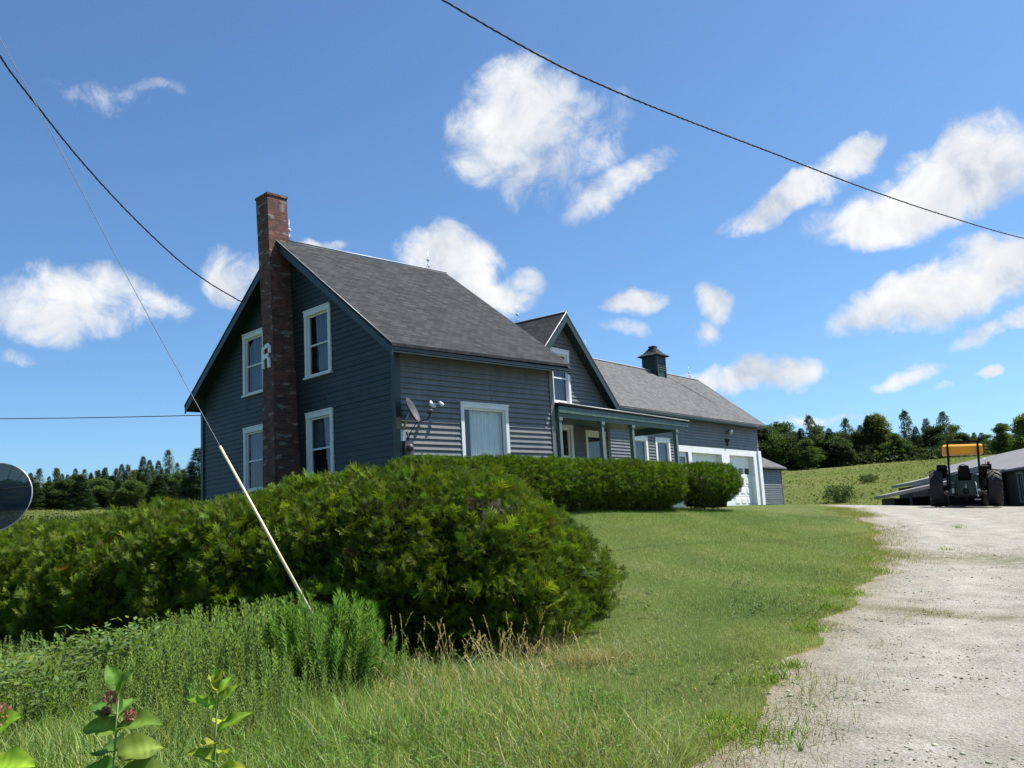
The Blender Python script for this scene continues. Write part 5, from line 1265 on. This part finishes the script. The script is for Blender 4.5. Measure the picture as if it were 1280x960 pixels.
milkweed('slim young milkweed with yellow-green top leaves near the bottom edge', 272, 853, 4.3,
         [(.97, .1, .02, 1.35, 2.2), (.97, .1, .018, 1.3, .8), (.95, .11, .022, 1.15, 3.4), (.94, .11, .022, 1.0, -.5), (.88, .17, .03, .85, .35), (.88, .16, .026, .6, 2.9), (.8, .1, .035, .2, -1.5), (.76, .2, .034, .7, .2), (.7, .12, .035, .4, 2.0), (.66, .1, .036, .1, -1.4), (.62, .17, .035, .5, 3.2), (.55, .16, .04, .4, .3), (.48, .14, .04, .2, 2.6)], [], (.22, .33, .035), 2)
milkweed('milkweed with a pink flower cluster at the bottom left corner', -12, 893, 3.5,
         [(.93, .16, .05, .6, .4), (.9, .16, .05, .5, 3.0), (.8, .2, .06, .2, .15), (.78, .2, .06, .2, -1.2), (.7, .2, .07, .1, .5), (.66, .2, .07, .1, 2.8), (.55, .22, .07, .1, -.3)], [(.035, .99, .045)], (.2, .32, .03), 3)

# meadow growth on the far field
n = 42000; x, y, d, a = plan(n, -260, 1500, 50, 132, 1.0); P = np.stack([x, y, gz(x, y)-.05], 1); k = ~is_gravel(x, y)
P = P[k]; h = RNG.uniform(.1, .28, len(P))*(1+.4*snoise(P[:, :2], .3, 95))
f = np.clip(.5+.6*snoise(P[:, :2], .12, 96), 0, 1)[:, None]; c = colvar(len(P), (.11, .145, .045), .06, .04)*(1-f)+colvar(len(P), (.15, .165, .065), .06, .04)*f
pp = []
for kk in range(3):
    s = slice(kk, None, 3); pp.append(scatter(clump_t(kk, 7, .7), P[s], rnd(len(P[s]), 0, 6.28), h[s], c[s]))
V, TT, CC = join(pp); tag(np_mesh('meadow_weeds', V, TT, CC, M['leaf'], base=(40, 40, 0)), 'rough meadow growth on the rising field', 'meadow', kind='stuff')
# stones on the gravel
r_ = np.random.default_rng(4); ico = bpy.data.meshes.new('tmp'); import bmesh
bm = bmesh.new(); bmesh.ops.create_icosphere(bm, subdivisions=1, radius=1); bm.to_mesh(ico); bm.free()
iv = np.array([v.co[:] for v in ico.vertices]); it = np.array([p.vertices[:] for p in ico.polygons]); bpy.data.meshes.remove(ico)
n = 9000; x, y, d, a = plan(n, 850, 1400, 5.2, 22, 1.4); k = is_gravel(x, y); x, y = x[k], y[k]; P = np.stack([x, y, gz(x, y)], 1)
st = (iv*np.array((1, .75, .45)), it, np.ones(len(iv))); sz = np.minimum(.004+r_.exponential(.0045, len(x)), .03)
g = r_.uniform(.22, .6, len(x))[:, None]*np.array((1, .97, .92)); V, TT, CC = scatter(st, P, rnd(len(x), 0, 6.28), sz, g)
tag(np_mesh('gravel_stones', V, TT, CC, M['grass'], base=(-4, -14, -2.3)), 'small loose stones lying on the gravel drive', 'gravel', kind='stuff')

# ------------------------------------------------------------------ trees
def make_tree(kind, seed, Ht, name, label, group):
    q = np.random.default_rng(seed); T = thing(name, (0, 0, 0), label, 'tree', group)
    m = MB(); tw = Ht*.012+.05; bend = q.normal(0, .02, 2)*Ht
    if kind == 'spruce':
        m.tube([(0, 0, -.4), (0, 0, Ht*.5), (0, 0, Ht*.97)], tw, 7, .015); m.build('trunk', M['bark'], T)
        n = 1500; t = q.uniform(0, 1, n)**.75; hz = Ht*(.1+.9*t); lay = 1+.18*np.sin(hz*5.5/ (Ht/9)); R = Ht*.19*(1-t)**.85*lay+.06
        a = q.uniform(0, 6.28, n)
        amp = 1+.22*np.sin(a*3+seed)*(1-t); rr = R*amp*q.uniform(.25, 1, n)**.5
        P = np.stack([rr*np.cos(a), rr*np.sin(a), hz-rr*.35], 1); tg = np.stack([np.cos(a), np.sin(a), -.25+0*a], 1)+q.normal(0, .25, (n, 3)); nr = np.stack([0*a, 0*a, 1+0*a], 1)+q.normal(0, .35, (n, 3))
        c = np.array((.022, .045, .024) if seed % 2 else (.035, .055, .028))*(1+q.normal(0, .22, (n, 1)))*(.7+.5*(rr/R))[:, None]
        sz = (Ht*.1)*(.45+.8*(1-t))*q.uniform(.7, 1.3, n); V, TT, CC = orient_scatter(spray_t(seed, 4), P, nr, tg, sz, c); mat = M['needle']
    elif kind == 'sparse':
        m.tube([(0, 0, -.4), (bend[0], bend[1], Ht*.5), (bend[0]*1.5, bend[1], Ht*.98)], tw*.8, 7, .02)
        for i in range(14):
            h = Ht*q.uniform(.3, .9); a = q.uniform(0, 6.28); L = Ht*.17*(1.2-h/Ht); m.tube([(bend[0]*h/Ht, bend[1]*h/Ht, h), (cos(a)*L, sin(a)*L, h+L*.6)], .035, 5, .008)
        m.build('trunk', M['bark'], T); n = 420; t = q.uniform(0, 1, n); R = Ht*.17*np.sin(pi*(.18+.8*t))**.7; a = q.uniform(0, 6.28, n); rr = R*q.uniform(.2, 1, n)
        P = np.stack([rr*np.cos(a), rr*np.sin(a), Ht*(.25+.75*t)], 1); P += .12*Ht*.2*np.stack([snoise(P, 9/Ht, seed), snoise(P, 9/Ht, seed+1), 0*t], 1)
        c = np.array((.075, .1, .05))*(1+q.normal(0, .25, (n, 1))); sz = Ht*.06*q.uniform(.5, 1.2, n); V, TT, CC = scatter(clump_t(seed, 12, .38), P, q.uniform(0, 6.28, n), sz, c); mat = M['leaf']
    else:
        m.tube([(0, 0, -.4), (bend[0], bend[1], Ht*.35), (bend[0]*2, bend[1]*2, Ht*.75)], tw*1.4, 8, .05)
        cs = []
        for i in range(16):
            a = q.uniform(0, 6.28); h = Ht*q.uniform(.14, .86); rad = Ht*.24*q.uniform(.3, 1)*sin(pi*min(.95, .15+.85*h/Ht)); cpos = np.array((cos(a)*rad, sin(a)*rad, h)); cs.append((cpos, Ht*q.uniform(.1, .17)))
            m.tube([(bend[0], bend[1], h*.6), tuple(cpos)], .06, 5, .015)
        cs.append((np.array((bend[0]*2, bend[1]*2, Ht*.88)), Ht*.11))
        m.build('trunk', M['bark'], T); Ps = []; cc = []
        pal = {'broad': (.08, .125, .038), 'yellow': (.14, .18, .035), 'dark': (.048, .078, .034)}[kind]
        for cpos, r0 in cs:
            n = 110; d = q.normal(0, 1, (n, 3)); d /= np.linalg.norm(d, axis=1, keepdims=True); Pp = cpos+d*r0*q.uniform(.45, 1.08, (n, 1))*np.array((1, 1, .8)); Ps.append(Pp)
            cc.append(np.array(pal)*q.uniform(.75, 1.3)*(1+q.normal(0, .2, (n, 1)))*np.ones((1, 3)))
        P = np.vstack(Ps); c = np.vstack(cc); n = len(P); V, TT, CC = scatter(clump_t(seed, 12, .42), P, q.uniform(0, 6.28, n), Ht*.062*q.uniform(.6, 1.3, n), c); mat = M['leaf']
    np_mesh('crown', V, TT, CC, mat, parent=T); return T
def copy_tree(o):
    c = o.copy(); COL.objects.link(c)
    for ch in list(o.children):
        d = ch.copy(); COL.objects.link(d); d.parent = c
    return c
LAB = {('spruce', 'L'): 'dark pointed spruce in the distant treeline left of the farmhouse', ('broad', 'L'): 'rounded green tree in the distant treeline left of the farmhouse',
       ('sparse', 'L'): 'thin ragged tree in the distant treeline left of the farmhouse', ('dark', 'L'): 'bushy dark green tree in the distant treeline left of the farmhouse',
       ('spruce', 'R'): 'dark pointed spruce at the field edge between garage and tractor', ('broad', 'R'): 'rounded green tree at the field edge between garage and tractor',
       ('sparse', 'R'): 'thin airy tree at the field edge between garage and tractor', ('yellow', 'R'): 'yellowish green tree at the field edge between garage and tractor', ('dark', 'R'): 'bushy dark green tree at the field edge between garage and tractor'}
NAM = {'spruce': 'spruce_tree', 'broad': 'broadleaf_tree', 'sparse': 'thin_tree', 'dark': 'bushy_tree', 'yellow': 'broadleaf_tree'}
protos = {}; REF = 9.0
def place(kind, side, u, vtop, D, var=0, label=None, group='auto', wide=1.0):
    key = (kind, side, var)
    if label is None and group == 'auto': group = LAB[(kind, side)].replace('dark pointed', 'pointed')+' row'
    x, y = ud(u, D); z = gz1(x, y); ztp = float(at(u, vtop, D)[2]); Ht = max(2.0, ztp-z)
    if key not in protos:
        protos[key] = make_tree(kind, 100+var*7+{'spruce': 1, 'broad': 2, 'sparse': 3, 'dark': 4, 'yellow': 5}[kind]+(50 if side == 'R' else 0), REF, NAM[kind], label or LAB[(kind, side)], None if label else ('%s trees %s' % (NAM[kind].replace('_tree', ''), 'left of the house' if side == 'L' else 'along the field edge')))
        o = protos[key]
    else:
        o = copy_tree(protos[key])
        if label: o['label'] = label
        else: o['label'] = LAB[(kind, side)]
    if label and 'group' in o: del o['group']
    if not label: o['group'] = ('%s trees %s' % ({'yellow': 'yellowish broadleaf'}.get(kind, NAM[kind].replace('_tree', '')), 'left of the house' if side == 'L' else 'along the field edge'))
    s = Ht/REF; o.location = (x, y, z-.15); o.scale = (s*wide, s*wide, s); o.rotation_euler = (0, 0, random.uniform(0, 6.28)); return o
# left treeline (u, top v)
rl = random.Random(3)
place('spruce', 'L', 243, 558, 74, 0, 'single dark pointed spruce standing close against the left wall of the farmhouse', wide=1.35)
place('sparse', 'L', 204, 562, 118, 0, 'thin pale-topped spire tree, tallest of the treeline left of the farmhouse', wide=.8)
for u, v, k in [(2, 596, 'dark'), (18, 600, 'spruce'), (32, 590, 'spruce'), (43, 585, 'sparse'), (55, 600, 'broad'), (64, 584, 'sparse'), (78, 592, 'spruce'), (90, 590, 'broad'), (99, 586, 'sparse'), (108, 592, 'spruce'),
                (115, 588, 'sparse'), (124, 585, 'spruce'), (133, 592, 'dark'), (146, 579, 'spruce'), (154, 580, 'sparse'), (163, 585, 'broad'), (173, 569, 'spruce'), (181, 574, 'spruce'), (192, 575, 'spruce'), (199, 590, 'dark'), (214, 588, 'broad'), (222, 586, 'sparse'), (232, 596, 'dark'), (252, 586, 'broad'), (262, 592, 'dark')]:
    place(k, 'L', u, v, 120+rl.uniform(-8, 10), rl.randint(0, 1), wide={'spruce': .85, 'sparse': .8, 'broad': 1.1, 'dark': 1.25}[k])
for u in range(-90, 290, 13): place(rl.choice(['dark', 'broad', 'spruce', 'dark']), 'L', u+rl.uniform(-6, 6), 600+rl.uniform(-5, 5)-u*.02, 110+rl.uniform(-6, 6), rl.randint(0, 1), wide=1.7)
n = 5200; x, y, d, a = plan(n, -120, 262, 44, 84, 1.0); P = np.stack([x, y, gz(x, y)+.9*RNG.uniform(0, 1, n)**.6*(1.1+.9*snoise(np.stack([x, y], 1), .35, 97))], 1)
V, TT, CC = scatter(clump_t(9, 10, .4), P, rnd(n, 0, 6.28), rnd(n, .3, .6), colvar(n, (.075, .105, .035), .16, .1)); tag(np_mesh('thicket', V, TT, CC, M['leaf'], base=(-8, 40, 0)), 'brushy green thicket between the hedge and the left treeline', 'brush', kind='stuff')
# right treeline
for u, v, k in [(945, 530, 'dark'), (957, 528, 'broad'), (972, 524, 'broad'), (985, 536, 'dark'), (998, 534, 'spruce'), (1010, 518, 'sparse'), (1018, 528, 'broad'), (1027, 538, 'spruce'), (1033, 534, 'spruce'), (1043, 538, 'dark'), (1055, 522, 'sparse'), (1062, 540, 'dark'), (1072, 530, 'spruce'),
                (1083, 518, 'spruce'), (1092, 514, 'yellow'), (1102, 535, 'dark'), (1115, 540, 'broad'), (1130, 512, 'sparse'), (1141, 532, 'spruce'), (1155, 522, 'spruce'), (1165, 530, 'dark'), (1177, 514, 'sparse'), (1187, 528, 'broad'), (1196, 538, 'dark'), (1213, 540, 'sparse'), (1228, 552, 'broad')]:
    place(k, 'R', u, v, 128+rl.uniform(-6, 8), rl.randint(0, 1), wide={'spruce': 1.1, 'sparse': .95, 'broad': 1.25, 'dark': 1.4, 'yellow': 1.15}[k])
for u in range(930, 1245, 12): place(rl.choice(['dark', 'broad', 'spruce', 'dark']), 'R', u+rl.uniform(-5, 5), 543+rl.uniform(-8, 8), 124+rl.uniform(-5, 5), rl.randint(0, 1), wide=1.5)
for u in range(30, 262, 11): place(rl.choice(['spruce', 'spruce', 'sparse']), 'L', u+rl.uniform(-4, 4), 592-u*.035+rl.uniform(-9, 6), 122+rl.uniform(-8, 8), rl.randint(0, 1), wide=.8)
n = 6000; x, y, d, a = plan(n, -140, 1330, 127, 150, 1.0); P = np.stack([x, y, gz(x, y)+2.4*RNG.uniform(0, 1, n)*(.7+.3*snoise(np.stack([x, y], 1), .2, 98))], 1)
V, TT, CC = scatter(clump_t(19, 10, .4), P, rnd(n, 0, 6.28), rnd(n, .7, 1.5), colvar(n, (.035, .055, .022), .2, .1)); tag(np_mesh('undergrowth', V, TT, CC, M['leaf'], base=(60, 60, 5)), 'dark undergrowth along the foot of the distant treeline', 'brush', kind='stuff')
place('yellow', 'R', 1282, 512, 92, 1, 'large bright green tree behind the low shed at the right edge', wide=1.35)
place('broad', 'R', 1248, 526, 98, 1, 'mid green tree left of the large tree behind the low shed', wide=1.2)
# brushy bushes on the field
def bush(u, v0, D, h, w_, label):
    x, y = ud(u, D); q = np.random.default_rng(int(u)); g = gz1(x, y); T = thing('bush', (x, y, g), label, 'bush'); n = 260
    d = q.normal(0, 1, (n, 3)); d /= np.linalg.norm(d, axis=1, keepdims=True); P = np.array((x, y, g+h*.45))+d*np.array((w_, w_, h*.5))*q.uniform(.4, 1, (n, 1))
    V, TT, CC = scatter(clump_t(u, 12, .42), P, q.uniform(0, 6.28, n), h*.2*q.uniform(.6, 1.2, n), colvar(n, (.055, .09, .028), .2, .1)); np_mesh('foliage', V, TT, CC, M['leaf'], parent=T)
    m = MB(); [m.tube([(x, y, g-.1), (x+q.normal(0, w_*.4), y+q.normal(0, w_*.4), g+h*.7)], .03, 5, .01) for _ in range(5)]; m.build('stem', M['bark'], T)
bush(1036, 625, 62, 1.25, 1.2, 'low round bush on the field between the shed and the gravel drive')
bush(1075, 617, 80, .9, .9, 'small dark bush on the field right of the round bush')

# ------------------------------------------------------------------ sky, sun
SUN = np.array([sin(radians(64))*cos(radians(60)), -cos(radians(64))*cos(radians(60)), sin(radians(60))])
ld = bpy.data.lights.new('sun', 'SUN'); ld.energy = 5.0; ld.angle = radians(.55); ld.color = (1, .955, .88)
lo = bpy.data.objects.new('sun', ld); COL.objects.link(lo); lo.rotation_euler = Vector(tuple(SUN)).to_track_quat('Z', 'Y').to_euler()
wd = bpy.data.worlds.new('World'); SC.world = wd; wd.use_nodes = True; N = wd.node_tree.nodes; L = wd.node_tree.links
bg = N['Background']; sky = N.new('ShaderNodeTexSky'); sky.sky_type = 'NISHITA'; sky.sun_disc = False
sky.sun_elevation = radians(60); sky.sun_rotation = atan2(SUN[0], SUN[1]); sky.altitude = 400; sky.air_density = .9; sky.dust_density = 1.1; sky.ozone_density = 3.0
gen = N.new('ShaderNodeTexCoord').outputs['Generated']
nrm = N.new('ShaderNodeVectorMath'); nrm.operation = 'NORMALIZE'; L.new(gen, nrm.inputs[0]); dvec = nrm.outputs[0]
wn = N.new('ShaderNodeTexNoise'); wn.inputs['Scale'].default_value = 9; wn.inputs['Detail'].default_value = 5; L.new(dvec, wn.inputs['Vector'])
ws = N.new('ShaderNodeVectorMath'); ws.operation = 'SUBTRACT'; L.new(wn.outputs['Color'], ws.inputs[0]); ws.inputs[1].default_value = (.5, .5, .5)
wm = N.new('ShaderNodeVectorMath'); wm.operation = 'SCALE'; L.new(ws.outputs[0], wm.inputs[0]); wm.inputs['Scale'].default_value = .085
wa = N.new('ShaderNodeVectorMath'); wa.operation = 'ADD'; L.new(dvec, wa.inputs[0]); L.new(wm.outputs[0], wa.inputs[1]); dw = wa.outputs[0]
CL = [(645, 150, 82, 62, 0, 1.0), (600, 205, 45, 40, 0, .7), (705, 195, 95, 55, 25, .55), (770, 235, 70, 26, 35, .75), (828, 196, 30, 20, 40, .55), (975, 258, 75, 20, 18, .85), (1055, 212, 45, 20, 25, .8), (1125, 265, 110, 38, 12, .95), (1210, 225, 110, 50, 28, 1.0), (1145, 200, 30, 14, 25, .5),
      (1175, 365, 115, 36, 14, 1.0), (1260, 335, 90, 40, 15, 1.0), (95, 382, 88, 36, 0, .75), (185, 396, 46, 22, 0, .6), (290, 350, 46, 36, 25, .85), (405, 304, 34, 12, 0, .8), (560, 330, 72, 40, -8, 1.0), (612, 360, 60, 26, -10, .85), (662, 345, 24, 22, -40, .6),
      (790, 378, 42, 17, 5, .85), (780, 414, 36, 14, 5, .6), (893, 380, 22, 28, 30, .9), (886, 412, 18, 16, 10, .7), (935, 470, 85, 26, 8, .95), (990, 455, 50, 22, 15, .85), (1138, 462, 38, 14, 10, .75), (1210, 418, 34, 13, 25, .7), (1236, 466, 18, 9, 0, .7), (1275, 396, 30, 12, 10, .7), (1180, 480, 16, 8, 0, .4),
      (1010, 520, 35, 9, 10, .5), (1060, 518, 30, 7, 5, .4), (130, 118, 70, 18, -12, .42), (200, 120, 40, 10, 0, .3), (20, 435, 30, 14, 0, .4)]
acc = None
for (u, v, ru, rv, ang, dn) in CL:
    ru *= 1.28; rv *= 1.3
    c0 = ray(u, v); c0 /= np.linalg.norm(c0); ca, sa = cos(radians(ang)), sin(radians(ang))
    A = Rt*ca+Up*sa; Bv = -Rt*sa+Up*ca; A = A-c0*(A@c0); Bv = Bv-c0*(Bv@c0); A /= np.linalg.norm(A); Bv /= np.linalg.norm(Bv)
    kk = 1/np.sqrt(1+((u-640)/FPX)**2+((v-480)/FPX)**2); A = A/(ru/FPX*kk); Bv = Bv/(rv/FPX*kk)
    d1 = N.new('ShaderNodeVectorMath'); d1.operation = 'DOT_PRODUCT'; L.new(dw, d1.inputs[0]); d1.inputs[1].default_value = tuple(A)
    d2 = N.new('ShaderNodeVectorMath'); d2.operation = 'DOT_PRODUCT'; L.new(dw, d2.inputs[0]); d2.inputs[1].default_value = tuple(Bv)
    q = math_(N, L, 'ADD', math_(N, L, 'MULTIPLY', d1.outputs['Value'], d1.outputs['Value']), math_(N, L, 'MULTIPLY', d2.outputs['Value'], d2.outputs['Value']))
    q = math_(N, L, 'MULTIPLY_ADD', q, -dn, dn); q = math_(N, L, 'MAXIMUM', q, 0.0)
    acc = q if acc is None else math_(N, L, 'MAXIMUM', acc, q)
f1 = noise(N, L, dvec, 24, 10, .66, .55); f2 = noise(N, L, dvec, 7, 4, .5)
dn = math_(N, L, 'MULTIPLY_ADD', f1, 2.6, -1.2); dn = math_(N, L, 'ADD', dn, math_(N, L, 'MULTIPLY_ADD', acc, 1.9, -.4)); 
amt = N.new('ShaderNodeMapRange'); amt.interpolation_type = 'SMOOTHSTEP'; L.new(math_(N, L, 'MULTIPLY', dn, math_(N, L, 'MULTIPLY', acc, 4.0, clamp=True)), amt.inputs[0]); amt.inputs[1].default_value = 0.0; amt.inputs[2].default_value = 1.25
shd = ramp(N, L, math_(N, L, 'ADD', math_(N, L, 'MULTIPLY', noise(N, L, dvec, 15, 7, .6, .4), .72), math_(N, L, 'MULTIPLY', f2, .3)), [(.4, (4.0, 4.45, 5.3)), (.5, (5.7, 5.95, 6.3)), (.62, (6.9, 6.95, 7.0))])
skc = mixc(N, L, 1.0, sky.outputs[0], (.76, 1.02, 1.18), 'MULTIPLY')
mixn = mixc(N, L, amt.outputs[0], skc, shd)
L.new(mixn, bg.inputs['Color']); bg.inputs['Strength'].default_value = .076

SC.view_settings.view_transform = 'Standard'; SC.view_settings.look = 'None'; SC.view_settings.gamma = 1; SC.view_settings.exposure = .9
SC.cycles.use_denoising = True
SC.cycles.max_bounces = 6; SC.cycles.diffuse_bounces = 3; SC.cycles.glossy_bounces = 3; SC.cycles.transparent_max_bounces = 8; SC.cycles.transmission_bounces = 3
for o in bpy.data.objects:
    if '_base' in o: del o['_base']
